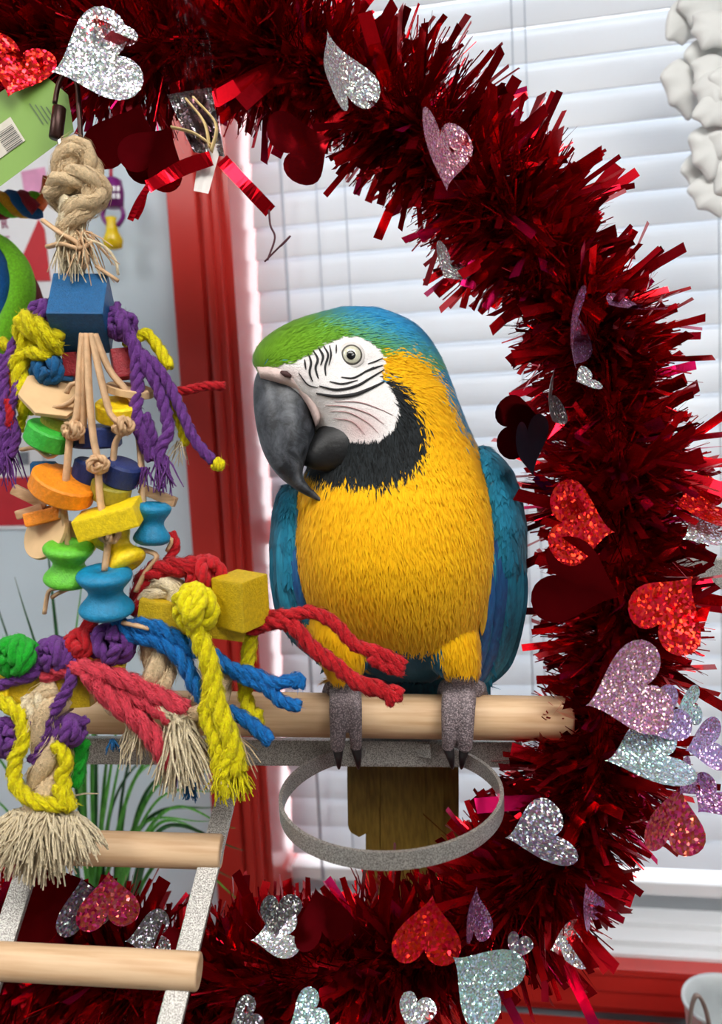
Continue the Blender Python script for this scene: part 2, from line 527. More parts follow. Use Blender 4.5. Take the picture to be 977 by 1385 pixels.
DB = 0.80
perch_r = 30.0 / F * DB
dowel('perch', P(96, 962, DB + .012), P(772, 972, DB), perch_r, m_dowel)
bar('cross_bar', P(88, 1014, DB + .022), P(705, 1019, DB + .018), UPV, 36 / F * DB, .012)
# upright, hidden behind the tail, and its base
post_top = P(546, 1022, DB + .115)
stand_x, stand_y = post_top[0], post_top[1]
bar('post', (stand_x, stand_y, 0.02), (stand_x, stand_y, post_top[2]), np.array([1.0, 0, 0]), .024, .024)
bar('bracket', post_top, P(546, 1018, DB + .02), UPV, .022, .008)
mbb = MB()
for a in (10, 170, 230, 310):
    d = np.array([math.cos(math.radians(a)), -abs(math.sin(math.radians(a))), 0])
    c = np.array([stand_x, stand_y, .015]) + d * .16
    mbb.box(c, [d, np.array([-d[1], d[0], 0]), np.array([0, 0, 1.0])], (.17, .018, .0145), .003)
mbb.build('base_foot', m_hammer, stand, smooth=False)
# bowl ring: a horizontal hoop in front of the bar
rc = P(529, 1078, .735)
vx = RGT - np.array([0, 0, 1]) * RGT[2]; vx /= np.linalg.norm(vx)
vy = np.array([-vx[1], vx[0], 0.0])
tiltq = Matrix.Rotation(math.radians(4.0), 3, Vector(vx))
vy = np.array(tiltq @ Vector(vy)); vz = np.cross(vx, vy)
R_o = 151 / F * .735
mb = MB(); k = 72; v = []; f = []
hh, tt = .0074, .0032
for i in range(k):
    a = 2 * math.pi * i / k
    d = vx * math.cos(a) + vy * math.sin(a)
    for (rr, z) in ((R_o, -hh), (R_o, hh), (R_o - tt, hh), (R_o - tt, -hh)):
        v.append(rc + d * rr + vz * z)
for i in range(k):
    for j in range(4):
        f.append((i * 4 + j, i * 4 + (j + 1) % 4, ((i + 1) % k) * 4 + (j + 1) % 4, ((i + 1) % k) * 4 + j))
mb.put(v, f)
ring = mb.build('bowl_ring', m_hammer, stand, smooth=False)
# straps that hold the ring against the bar
bar('strap', P(482, 1014, DB + .004), rc + vx * -.012 + vy * (R_o - .002), UPV, .013, .003)
bar('strap', P(584, 1016, DB + .004), rc + vx * .012 + vy * (R_o - .002), UPV, .013, .003)
mb = MB()
mb.lathe(P(636, 1027, DB + .010), CV(0, 0, 1), [(-.004, .0042), (.003, .0042), (.005, .003), (.0055, .001)], 12)
mb.build('bolt', mat('dark_steel', (66, 62, 60), .4, .8), stand)
# ladder
lad = [(('rail'), (318, 1030, DB + .01), (226, 1400, .640)), ('rail', (84, 1030, DB + .01), (-36, 1400, .640))]
for nm, a, b in lad:
    bar(nm, P(*a), P(*b), RGT, .0185, .006)
def lad_d(py):
    return DB + .01 + (.640 - DB - .01) * (py - 1030) / 370.0
dowel('rung', P(-20, 1143, lad_d(1146) - .012), P(300, 1152, lad_d(1150) - .012), 22.5 / F * lad_d(1150), m_dowel2)
dowel('rung', P(-110, 1294, lad_d(1298) - .012), P(270, 1314, lad_d(1310) - .012), 24 / F * lad_d(1310), m_dowel2)
# strut out to the side, seen beyond the garland
bar('side_strut', P(860, 772, .84), P(1120, 780, .84), UPV, 42 / F * .84, .012)

# ================================================================== tinsel garland
GP = [(-190, 120, .86), (-70, 62, .83), (60, 55, .81), (190, 62, .80), (320, 62, .80), (440, 92, .80), (560, 165, .80), (655, 255, .80), (735, 345, .80), (795, 440, .80),
      (828, 545, .80), (838, 650, .80), (842, 750, .80), (838, 850, .81), (822, 950, .81), (800, 1052, .81), (752, 1152, .80), (672, 1232, .80), (570, 1288, .80),
      (455, 1312, .80), (340, 1338, .81), (220, 1330, .82), (100, 1305, .83), (-20, 1285, .84), (-180, 1270, .86)]
gline = smooth_line([P(*g) for g in GP], .004)
mb = MB(); mb.tube(gline[::3], .005, 8)
mb.build('hoop_frame', m_hammer, stand)
mb = MB(); mb.tube(np.array([P(842, 760, .805), P(865, 772, .84)]), .006, 8); mb.build('strut_joint', m_hammer, stand)
mb = MB(); mb.tube(np.array([P(575, 1262, .802), P(552, 1262, .915)]), .006, 8); mb.build('hoop_joint', m_hammer, stand)

garland = empty('tinsel_garland', P(480, 1300, .80), 'deep red tinsel garland with foil hearts wound round the hoop framing the parrot', 'garland')
m_tinsel = attr_mat('red_tinsel_foil', 0.27, 0.9)
m_strip_red = mat('red_foil_strip', (214, 12, 30), 0.15, .95, var=.15, scale=30)
m_strip_dark = mat('crimson_foil_strip', (172, 6, 24), 0.26, .92, var=.2, scale=30)
m_strip_pink = mat('magenta_foil_strip', (236, 24, 110), 0.24, .92, var=.15, scale=30)
mb = MB(); mb.tube(gline[::2], .020 + .004 * np.sin(np.arange(len(gline[::2])) * .9), 8)
core = mb.build('core', mat('crimson_core', (186, 8, 26), .4, .9, var=.15, scale=300, bump=.8, bscale=500), garland)

gT, gN, gB = frames(gline)
glen = np.concatenate([[0], np.cumsum(np.linalg.norm(np.diff(gline, axis=0), axis=1))])
def tuft_scale(s):
    return 0.92 + 0.16 * np.sin(s * 46.0) + 0.06 * np.sin(s * 19.0 + 1.3)

def strands(n, wlo, whi, llo, lhi, seed, pink=.04, curl=.35):
    rg = np.random.default_rng(seed)
    i = rg.integers(0, len(gline), n)
    a = rg.uniform(0, 2 * math.pi, n)
    rad = gN[i] * np.cos(a)[:, None] + gB[i] * np.sin(a)[:, None]
    tan = gT[i]
    lean = rg.normal(0, .38, n)[:, None]
    d = rad + tan * lean; d /= np.linalg.norm(d, axis=1)[:, None]
    L = rg.uniform(llo, lhi, n) * tuft_scale(glen[i])
    w = rg.uniform(wlo, whi, n)
    roll = rg.uniform(0, math.pi, n)
    s1 = np.cross(d, tan); s1 /= np.linalg.norm(s1, axis=1)[:, None]
    s2 = np.cross(d, s1)
    side = s1 * np.cos(roll)[:, None] + s2 * np.sin(roll)[:, None]
    nor = np.cross(d, side)
    base = gline[i] + rad * .010 + tan * rg.uniform(-.004, .004, n)[:, None]
    bend = rg.normal(0, curl, n)
    V = []
    for q in (0.0, .5, 1.0):
        c = base + d * (L * q)[:, None] + nor * (L * bend * q * q * .5)[:, None]
        ang = rg.normal(0, .25, n) * q
        sd = side * np.cos(ang)[:, None] + nor * np.sin(ang)[:, None]
        V += [c - sd * (w / 2)[:, None], c + sd * (w / 2)[:, None]]
    V = np.stack(V, 1).reshape(-1, 3)
    o = np.arange(n)[:, None] * 6
    Fc = np.concatenate([o + np.array([0, 1, 3, 2]), o + np.array([2, 3, 5, 4])], 0)
    base_c = np.array([lin((196, 8, 26)), lin((140, 4, 18)), lin((222, 20, 32)), lin((176, 6, 34))])
    c = base_c[rg.integers(0, 4, n)] * rg.uniform(.7, 1.15, n)[:, None]
    pk = rg.random(n) < pink
    c[pk] = np.array(lin((214, 20, 96)))
    return V, Fc, np.repeat(c, 6, axis=0)

for nm, args in (('fine_tinsel', (26000, .0006, .0017, .035, .074, 3, .02, .5)), ('cut_tinsel', (5600, .0035, .0095, .045, .092, 4, .07, .3))):
    V, Fc, Cc = strands(*args)
    me = new_mesh(nm, V, Fc, False); set_color(me, Cc)
    add(nm, me, m_tinsel, garland, kind='stuff')

# the widest strips, one by one
strip_meshes = []
for j in range(9):
    L = 1.0
    bend = (-.35, -.2, -.1, 0, .1, .2, .35, .15, -.15)[j]
    v = []
    for q in np.linspace(0, 1, 5):
        for s in (-.5, .5):
            v.append((q * L, s, bend * q * q + .0))
    me = new_mesh('tinsel_strip', v, [(2 * q, 2 * q + 1, 2 * q + 3, 2 * q + 2) for q in range(4)], False)
    me.materials.append((m_strip_red, m_strip_dark, m_strip_red, m_strip_dark, m_strip_red, m_strip_dark, m_strip_red, m_strip_pink, m_strip_dark)[j])
    strip_meshes.append(me)
rg = np.random.default_rng(21)
lo, hi = np.searchsorted(glen, .16), np.searchsorted(glen, glen[-1] - .12)
for j in range(295):
    i = int(lo + (hi - lo) * (j + rg.random()) / 295)
    # toward the viewer's side and outward, where strips show
    a = rg.uniform(0, 2 * math.pi)
    rad = gN[i] * math.cos(a) + gB[i] * math.sin(a)
    if rad @ FWD > .3: rad = rad - 2 * FWD * (rad @ FWD)
    d = rad + gT[i] * rg.normal(0, .3); d /= np.linalg.norm(d)
    s = np.cross(d, gT[i]); s /= np.linalg.norm(s)
    roll = rg.uniform(0, math.pi)
    s = s * math.cos(roll) + np.cross(d, s) * math.sin(roll)
    nrm = np.cross(d, s)
    Lg = rg.uniform(.070, .112) * tuft_scale(glen[i]); wd = rg.uniform(.0085, .0150)
    tx_, ty_, _ = project((gline[i] + d * Lg)[None])
    if 375 < tx_[0] < 655 and 560 < ty_[0] < 1165: continue
    o = add('tinsel_strip', strip_meshes[int(rg.integers(0, 9))])
    b = gline[i] + rad * .012
    mw = Matrix.Identity(4)
    for r_ in range(3):
        mw[r_][0], mw[r_][1], mw[r_][2], mw[r_][3] = d[r_] * Lg, s[r_] * wd, nrm[r_] * Lg, b[r_]
    o.parent = garland; o.matrix_parent_inverse = garland.matrix_basis.inverted()
    o.matrix_basis = mw

# foil hearts
G = {
 'silver': glitter('silver_holographic', (214, 220, 226), .38, .45, 760, .22, .5, .75),
 'teal': glitter('aqua_holographic', (176, 222, 226), .35, .5, 760, .22, .5, .75),
 'pink': glitter('pink_holographic', (214, 128, 170), .28, .6, 760, .24, .5, .75),
 'lilac': glitter('lilac_holographic', (186, 140, 214), .25, .5, 760, .22, .4, .75),
 'purple': glitter('purple_glitter', (158, 70, 150), .2, .6, 760, .25, .5, .8),
 'plum': glitter('plum_glitter', (108, 92, 128), .3, .4, 600, .3, .6, .8),
 'red': glitter('red_glitter', (226, 10, 14), .03, .9, 420, .25, .35, .85),
 'crimson': mat('crimson_heart_foil', (118, 4, 14), .14, .95, var=.1),
 'dark': mat('cherry_heart_foil', (126, 6, 18), .14, .95, var=.1),
 'navy': mat('blue_black_foil', (30, 30, 42), .35, .5, var=.1),
 'magenta': glitter('magenta_glitter', (206, 16, 62), .12, .8, 420, .22, .4, .8),
 'grey': glitter('pewter_glitter', (104, 98, 106), .2, .3, 800, .3, .7, .9),
}
def heart_mesh(bend, fold, k=40):
    t = np.arange(k) * 2 * math.pi / k
    x = 16 * np.sin(t) ** 3 / 32
    yv = (13 * np.cos(t) - 5 * np.cos(2 * t) - 2 * np.cos(3 * t) - np.cos(4 * t) + 2.5) / 32
    v = [(0, 0.05, 0)]
    rings = (.35, .7, 1.0)
    for s in rings:
        for j in range(k):
            a, b = x[j] * s, (yv[j] - .05) * s + .05
            v.append((a, b, bend * a * a * 1.6 + fold * b * b - .0))
    f = [(0, 1 + j, 1 + (j + 1) % k) for j in range(k)]
    for q in range(len(rings) - 1):
        for j in range(k):
            f.append((1 + q * k + j, 1 + (q + 1) * k + j, 1 + (q + 1) * k + (j + 1) % k, 1 + q * k + (j + 1) % k))
    return np.array(v), f
def heart(px, py, size, rot, depth, m, tx=0, ty=0, bend=.3, fold=.15, lab=None):
    """size: lobe-to-lobe width in photo px; rot: turn of the tip from straight down, clockwise degrees; tx, ty: tilts about the view's x and y"""
    v, f = heart_mesh(bend, fold)
    sc = size / F * depth
    R = Matrix.Rotation(math.radians(-tx), 3, 'X') @ Matrix.Rotation(math.radians(ty), 3, 'Y') @ Matrix.Rotation(math.radians(-rot), 3, 'Z')
    v = (v * sc) @ np.array(R).T
    B_ = np.array([RGT, UPV, -FWD])
    w = v @ B_ + P(px, py, depth)
    me = new_mesh('foil_heart', w, f, True)
    o = add('foil_heart', me, G[m], garland)
    if lab: o['label'] = lab
    # the thread that ties it to the core
    i = int(np.argmin(np.linalg.norm(gline - P(px, py, depth), axis=1)))
    return o
HEARTS = [
 (126, 84, 128, 70, .705, 'silver', 0, 10, .2, .1), (150, 40, 62, 150, .715, 'silver', 20, 30, .3, .1),
 (458, 98, 118, 148, .712, 'silver', 10, 50, .4, .2), (598, 210, 116, -8, .708, 'pink', 10, 48, .3, .1), (606, 362, 66, 20, .735, 'silver', 30, 40, .3, .1),
 (772, 458, 120, 20, .715, 'purple', 10, 72, .5, .3), (744, 548, 84, 30, .71, 'grey', 20, 66, .4, .3), (792, 514, 44, 60, .705, 'silver', 40, 20, .2, .1),
 (848, 416, 92, 55, .715, 'purple', 68, 10, .3, .1),
 (704, 574, 88, -96, .74, 'crimson', -14, 20, .3, .1), (716, 606, 92, -14, .728, 'navy', -6, 50, .2, .1),
 (786, 712, 118, -84, .715, 'red', 10, 20, .25, .1), (786, 788, 128, -75, .72, 'dark', -16, -15, .3, .1),
 (948, 684, 92, 84, .735, 'red', 40, 10, .3, .1), (954, 722, 82, 70, .73, 'silver', 50, 0, .3, .1),
 (908, 820, 118, -142, .712, 'red', 5, 10, .2, .1),
 (846, 936, 132, 74, .695, 'pink', 0, 8, .15, .08), (896, 972, 84, 60, .712, 'lilac', 0, 20, .2, .1), (930, 956, 56, 80, .725, 'teal', 0, 30, .2, .1),
 (872, 1026, 124, 84, .70, 'teal', 58, 0, .3, .1), (952, 1008, 72, 80, .72, 'lilac', 10, 20, .3, .1), (928, 1056, 58, 50, .72, 'purple', 10, 40, .2, .1), (960, 1082, 66, 50, .725, 'purple', 40, 10, .2, .1),
 (910, 1106, 104, -165, .715, 'magenta', 0, 20, .3, .1), (726, 1132, 104, 80, .712, 'plum', 55, 10, .3, .1), (796, 1222, 64, 165, .725, 'purple', 10, 50, .3, .1),
 (578, 1256, 100, 190, .705, 'red', 5, 15, .2, .1), (642, 1236, 78, 190, .705, 'purple', 10, 55, .3, .1),
 (650, 1322, 112, 128, .70, 'teal', 5, 12, .2, .1), (766, 1278, 62, 80, .725, 'silver', 20, 20, .5, .3), (700, 1282, 40, 20, .725, 'plum', 20, 20, .3, .1),
 (376, 1240, 62, 0, .73, 'grey', 20, 30, .4, .3), (372, 1268, 72, 80, .722, 'silver', 55, 0, .3, .2), (432, 1238, 86, 170, .725, 'crimson', 5, 25, .3, .1),
 (560, 1372, 56, 20, .715, 'silver', 20, 20, .3, .1), (414, 1372, 58, 60, .715, 'teal', 30, 10, .3, .1), (330, 1378, 50, 60, .72, 'grey', 40, 10, .3, .1),
 (146, 1216, 84, 180, .745, 'magenta', 5, 25, .2, .1), (112, 1222, 80, 175, .75, 'plum', 5, 40, .2, .1), (200, 1268, 66, 80, .74, 'grey', 30, 10, .3, .2), (226, 1272, 60, 160, .745, 'crimson', 10, 40, .3, .1),
 (72, 1212, 120, 160, .765, 'crimson', 5, 10, .2, .1),
 (176, 188, 112, 200, .74, 'crimson', -15, 10, .2, .1), (212, 206, 92, 215, .73, 'crimson', -22, 20, .2, .1), (412, 200, 104, -120, .735, 'crimson', 5, 25, .3, .1), (22, 96, 96, 10, .735, 'red', 10, 20, .3, .1),
]
for h in HEARTS:
    heart(*h)

# gathered wrapper, raffia and ribbon tails under the top of the garland
m_clear = bpy.data.materials.new('clear_wrapper'); _nt, _b = nodes_of(m_clear)
_b.inputs['Base Color'].default_value = (.95, .55, .58, 1); _b.inputs['Roughness'].default_value = .08
_b.inputs['Transmission Weight'].default_value = 1.0; _b.inputs['IOR'].default_value = 1.08
def crumple(name, pts, depth, m, amp, seed, n=14):
    """a crinkled sheet spanning a photo-pixel quadrilateral"""
    rg = np.random.default_rng(seed)
    q = np.array(pts, float); v = []; f = []
    for i in range(n + 1):
        for j in range(n + 1):
            s, t = i / n, j / n
            x = (q[0] * (1 - s) + q[1] * s) * (1 - t) + (q[3] * (1 - s) + q[2] * s) * t
            w = amp * (math.sin(s * 9 + seed) * .6 + math.sin(s * 23 + t * 3) * .3 + rg.normal(0, .18))
            v.append(P(x[0], x[1], depth - w))
    for i in range(n):
        for j in range(n):
            a = i * (n + 1) + j
            f.append((a, a + 1, a + n + 2, a + n + 1))
    return add(name, new_mesh(name, v, f, False), m, garland)
crumple('wrapper', [(228, -10), (276, -10), (302, 200), (250, 190)], .712, m_clear, .005, 3)
crumple('wrapper', [(226, 128), (286, 118), (304, 212), (262, 206)], .712, glitter('smoky_foil', (110, 100, 104), .15, .3, 900, .2, .25), .009, 5, 12)
m_tag = mat('white_paper_tag', (222, 216, 212), .6, var=.04)
crumple('paper_tag', [(272, 190), (300, 196), (282, 262), (262, 258)], .712, m_tag, .001, 6, 4)
m_raffia = mat('raffia_straw', (214, 186, 128), .6, var=.15, scale=200)
for pts in ([(252, 134), (276, 165), (284, 200)], [(262, 132), (292, 168), (286, 205)], [(232, 172), (262, 180), (286, 196)]):
    mb = MB(); mb.tube(smooth_line([P(x, y_, .703) for x, y_ in pts], .003), .0035, 6, r2=.001); mb.build('raffia', m_raffia, garland)
def ribbon(pts, w, depth, m, name='ribbon_tail'):
    l = smooth_line([P(x, y_, depth) for x, y_ in pts], .004)
    t, n_, b_ = frames(l)
    v = []; f = []
    for i in range(len(l)):
        s = np.cross(t[i], -FWD); s /= np.linalg.norm(s)
        tw = .25 * math.sin(i * .35)
        s = s * math.cos(tw) - FWD * math.sin(tw)
        v += [l[i] - s * w / 2, l[i] + s * w / 2]
        if i: f.append((2 * i - 2, 2 * i - 1, 2 * i + 1, 2 * i))
    return add(name, new_mesh(name, v, f, False), m, garland)
ribbon([(286, 214), (250, 226), (212, 246), (200, 252)], .0125, .705, m_strip_red)
ribbon([(202, 250), (186, 276), (176, 298)], .0055, .705, m_strip_dark)
ribbon([(198, 254), (192, 280), (184, 296)], .004, .706, m_strip_red)
ribbon([(300, 216), (330, 248), (366, 286)], .0115, .705, m_strip_red)
mb = MB(); mb.tube(smooth_line([P(x, y_, .705) for x, y_ in ((364, 284), (366, 305), (372, 322), (362, 352))], .002), .0009, 5)
mb.build('tie_wire', mat('wire_maroon', (74, 34, 44), .4, .5), garland)
mb = MB(); mb.tube(smooth_line([P(x, y_, .705) for x, y_ in ((358, 354), (376, 336), (390, 322), (393, 319), (388, 325), (380, 333))], .002), .0008, 5)
mb.build('tie_wire', bpy.data.materials['wire_maroon'], garland)

# ================================================================== macaw
BD = 0.80
PXM = BD / F          # metres per photo pixel at the bird
def B(px, py, dz=0.0):
    return P(px, py, BD - dz * PXM)

bird = empty('macaw', B(545, 940), 'blue-and-yellow macaw with green forehead and white face standing on the wooden perch', 'parrot')

# torso and head as one loft: photo row, sides, depth centre, half depth, shear (left side nearer)
SEC = [(416, 462, 508, 38, 14, .25), (422, 428, 536, 38, 34, .25), (432, 398, 556, 38, 50, .27), (446, 374, 572, 38, 62, .28), (462, 352, 584, 38, 72, .3), (480, 342, 595, 38, 78, .3),
       (498, 341, 603, 36, 80, .3), (515, 362, 609, 34, 82, .3), (535, 388, 616, 32, 84, .28), (555, 408, 623, 28, 86, .25), (575, 420, 631, 24, 88, .2),
       (600, 424, 643, 20, 92, .12), (625, 420, 654, 18, 98, .06), (650, 410, 664, 16, 106, 0), (685, 400, 672, 14, 116, 0), (725, 394, 676, 12, 122, 0),
       (765, 394, 676, 8, 124, 0), (800, 400, 672, 2, 120, 0), (835, 414, 664, -6, 110, 0), (862, 432, 654, -14, 98, 0), (885, 456, 640, -24, 80, 0), (905, 490, 616, -34, 56, 0), (918, 525, 585, -40, 24, 0)]
SEC = np.array(SEC, float)
rows = np.linspace(416, 918, 76)
S = np.stack([rows] + [np.interp(rows, SEC[:, 0], SEC[:, c]) for c in range(1, 6)], 1)
for c in range(1, 6):       # soften the joins between rows
    for _ in range(4):
        S[1:-1, c] = (S[:-2, c] + 2 * S[1:-1, c] + S[2:, c]) / 4
K = 72
ang = np.arange(K) * 2 * math.pi / K
bm_ = MB(); vv = []
for (py, xl, xr, zc, hz, sh) in S:
    cx, hx = (xl + xr) / 2, (xr - xl) / 2
    e = 2.15
    ca, sa = np.cos(ang), np.sin(ang)
    x = hx * np.sign(ca) * np.abs(ca) ** (2 / e)
    z = hz * np.sign(sa) * np.abs(sa) ** (2 / e)
    for a in range(K):
        vv.append(B(cx + x[a], py, zc + z[a] - sh * x[a]))
ff = []
for i in range(len(S) - 1):
    for j in range(K):
        ff.append((i * K + j, i * K + (j + 1) % K, (i + 1) * K + (j + 1) % K, (i + 1) * K + j))
ff.append(tuple(range(K - 1, -1, -1))); ff.append(tuple((len(S) - 1) * K + j for j in range(K)))
bm_.put(vv, ff)
def limb(pts, rad, k=16):
    l = smooth_line([B(*p) for p in pts], .003)
    r = np.interp(np.linspace(0, 1, len(l)), np.linspace(0, 1, len(rad)), rad) * PXM
    bm_.tube(l, r, k)
# thighs, shanks, toes gripping the dowel (its axis runs at row ~967, radius 30)
for (hx, kx, ax_, lx) in ((600, 622, 626, 0), (468, 466, 466, 1)):
    limb([(hx - 4, 835, 10), (hx + (8 if not lx else -2), 868, 24), (kx, 900, 28), (ax_, 918, 24)], [54, 46, 32, 17])
    limb([(kx, 895, 26), (ax_, 920, 22), (ax_, 936, 14)], [17, 15, 17])
def toe(x0, x1, zz, n0=928, n1=1034, r=(12, 12, 10, 8)):
    # over the top and down the viewer's side of the dowel
    limb([(x0, n0 + 6, 6), (x0 + (x1 - x0) * .25, n0 + 16, 27), (x0 + (x1 - x0) * .55, 958, 42), (x0 + (x1 - x0) * .8, 990, 41), (x1, 1012, 30)], r)
toe(632, 629, 0, r=(13, 13, 11.5, 10)); toe(610, 606, 0, r=(12, 11, 9.5, 8))
toe(458, 457, 0, r=(12, 12, 11, 9.5)); toe(478, 482, 0, r=(11, 10, 9, 7.5))
for x0, x1 in ((608, 600), (642, 652), (454, 444), (478, 486)):
    limb([(x0, 932, 4), ((x0 + x1) / 2, 930, -16), (x1, 944, -34), (x1, 968, -44)], [13, 11, 10, 8])
tmp = new_mesh('tmp_body', np.vstack(bm_.v), bm_.f, True)
to = bpy.data.objects.new('tmp_body', tmp); COL.objects.link(to)
md = to.modifiers.new('r', 'REMESH'); md.mode = 'VOXEL'; md.voxel_size = 0.0016; md.use_smooth_shade = True
ms = to.modifiers.new('s', 'SMOOTH'); ms.factor = .5; ms.iterations = 4
dg = bpy.context.evaluated_depsgraph_get()
body_me = bpy.data.meshes.new_from_object(to.evaluated_get(dg))
bpy.data.objects.remove(to, do_unlink=True)
body_me.name = 'body'; body_me.materials.clear()
nv = len(body_me.vertices)
bco = np.empty(nv * 3, np.float32); body_me.vertices.foreach_get('co', bco); bco = bco.reshape(-1, 3).astype(float)
bno = np.empty(nv * 3, np.float32); body_me.vertex_normals.foreach_get('vector', bno); bno = bno.reshape(-1, 3).astype(float)

def in_poly(x, y, poly):
    poly = np.array(poly, float); inside = np.zeros(len(x), bool); j = len(poly) - 1
    for i in range(len(poly)):
        xi, yi = poly[i]; xj, yj = poly[j]
        c = ((yi > y) != (yj > y)) & (x < (xj - xi) * (y - yi) / (yj - yi + 1e-12) + xi)
        inside ^= c; j = i
    return inside
FACE = [(340, 500), (352, 498), (378, 494), (402, 487), (420, 476), (440, 463), (460, 456), (482, 454), (500, 461), (514, 472), (522, 484), (520, 500), (517, 512), (528, 522), (538, 540), (542, 560), (537, 578), (520, 594), (500, 606), (486, 616), (470, 640), (420, 640), (400, 600), (350, 560), (338, 520)]
BIB = [(516, 508), (534, 516), (552, 536), (566, 560), (576, 586), (574, 612), (560, 636), (532, 652), (500, 660), (468, 654), (436, 656), (416, 640), (404, 600), (440, 580), (484, 596), (512, 578), (528, 558), (524, 536), (508, 510)]
YEL = [(521, 478), (545, 476), (566, 480), (584, 496), (598, 518), (610, 545), (622, 572), (640, 596), (668, 640), (690, 720), (690, 800), (660, 930), (420, 930), (380, 800), (380, 720), (400, 650), (416, 636), (440, 600), (500, 560), (516, 510)]
def plumage(co, no, seed=0, jitter=6.0):
    """colour of the bird at points (world) with normals; region: 0 feathers, 1 bare face, 2 feet"""
    rg = np.random.default_rng(seed)
    px, py, d = project(co)
    jx = px + rg.normal(0, jitter, len(px)); jy = py + rg.normal(0, jitter, len(px))
    front = -(no @ FWD)
    n = len(px)
    col = np.tile(np.array(lin((34, 138, 186))), (n, 1))                    # blue back
    reg = np.zeros(n, int)
    # crown: green over the forehead, turning blue toward the nape
    crown = jy < 500
    t = np.clip((jx - 400 + (455 - jy) * 1.5) / 150.0, 0, 1)[:, None]
    t2 = np.clip((jx - 452 + (446 - jy) * 2.4) / 100.0, 0, 1)[:, None]
    g0, g1, g2 = np.array(lin((104, 156, 22))), np.array(lin((96, 166, 60))), np.array(lin((38, 152, 208)))
    cc = g0 * (1 - t) + g1 * t
    cc = cc * (1 - t2) + g2 * t2
    col[crown] = cc[crown]
    ye = in_poly(jx, jy, YEL) & (front > -.15)
    col[ye] = np.array(lin((253, 190, 0)))
    bi = in_poly(jx, jy, BIB) & (front > -.1)
    col[bi] = np.array(lin((22, 26, 28)))
    fc = in_poly(px + (jx - px) * .3, py + (jy - py) * .3, FACE) & (front > -.2) & ~(bi & (py > 600))
    pinkish = np.clip(1 - np.hypot((px - 488) / 40, (py - 578) / 34), 0, 1)[:, None] * .7 + np.clip(1 - np.hypot((px - 385) / 40, (py - 508) / 18), 0, 1)[:, None] * .5
    w = np.array(lin((236, 232, 230))) * (1 - pinkish) + np.array(lin((206, 160, 158))) * pinkish
    col[fc] = w[fc]; reg[fc] = 1
    ft = (py > 914 - 8 * np.cos((px - 626) / 20)) & (front > -2) & ((np.abs(px - 626) < 46) | (np.abs(px - 466) < 42))
    col[ft] = np.array(lin((166, 154, 156))); reg[ft] = 2
    vent = (py > 862) & (np.abs(px - 545) < 52) & ~ft
    dk = vent & (py > 880 + rg.normal(0, 4, n))
    col[dk] = np.array(lin((20, 88, 116)))
    return col, reg
bcol, breg = plumage(bco, bno, 1, 3.0)
bcol = bcol * rng.uniform(.94, 1.06, nv)[:, None]
set_color(body_me, bcol)
m_plume = attr_mat('plumage', .75, sheen=.15, spec=.2)
m_skin = attr_mat('bare_skin_and_scales', .6, bump=.35, bscale=800, spec=.35)
m_scale = attr_mat('grey_foot_scales', .6, bump=1.0, bscale=620, spec=.4)
_nt = m_scale.node_tree; _b = _nt.nodes['Principled BSDF']
_at = [n for n in _nt.nodes if n.type == 'ATTRIBUTE'][0]; _vo = [n for n in _nt.nodes if n.type == 'TEX_VORONOI'][0]
_rp = _nt.nodes.new('ShaderNodeValToRGB'); _rp.color_ramp.elements[0].position = .1; _rp.color_ramp.elements[0].color = (1.35, 1.3, 1.3, 1)
_rp.color_ramp.elements[1].position = .62; _rp.color_ramp.elements[1].color = (.42, .4, .42, 1)
_mm = _nt.nodes.new('ShaderNodeMix'); _mm.data_type = 'RGBA'; _mm.blend_type = 'MULTIPLY'; _mm.inputs['Factor'].default_value = 1
_nt.links.new(_vo.outputs['Distance'], _rp.inputs['Fac']); _nt.links.new(_at.outputs['Color'], _mm.inputs['A']); _nt.links.new(_rp.outputs['Color'], _mm.inputs['B'])
_nt.links.new(_mm.outputs['Result'], _b.inputs['Base Color'])
body_me.materials.append(m_plume); body_me.materials.append(m_skin); body_me.materials.append(m_scale)
pv_ = [breg[list(p.vertices)].max() for p in body_me.polygons]
body_me.polygons.foreach_set('material_index', np.array(pv_).astype(np.int32))
body_me.polygons.foreach_set('use_smooth', np.ones(len(body_me.polygons), bool))
body = add('body', body_me, None, bird)
bvh = BVHTree.FromPolygons([tuple(v) for v in bco], [tuple(p.vertices) for p in body_me.polygons])
def on_body(px, py, lift=.0006):
    d = Vector(P(px, py, 1.0) - CAM).normalized()
    h = bvh.ray_cast(Vector(CAM), d)
    if h[0] is None: return None
    return np.array(h[0]) - np.array(d) * lift

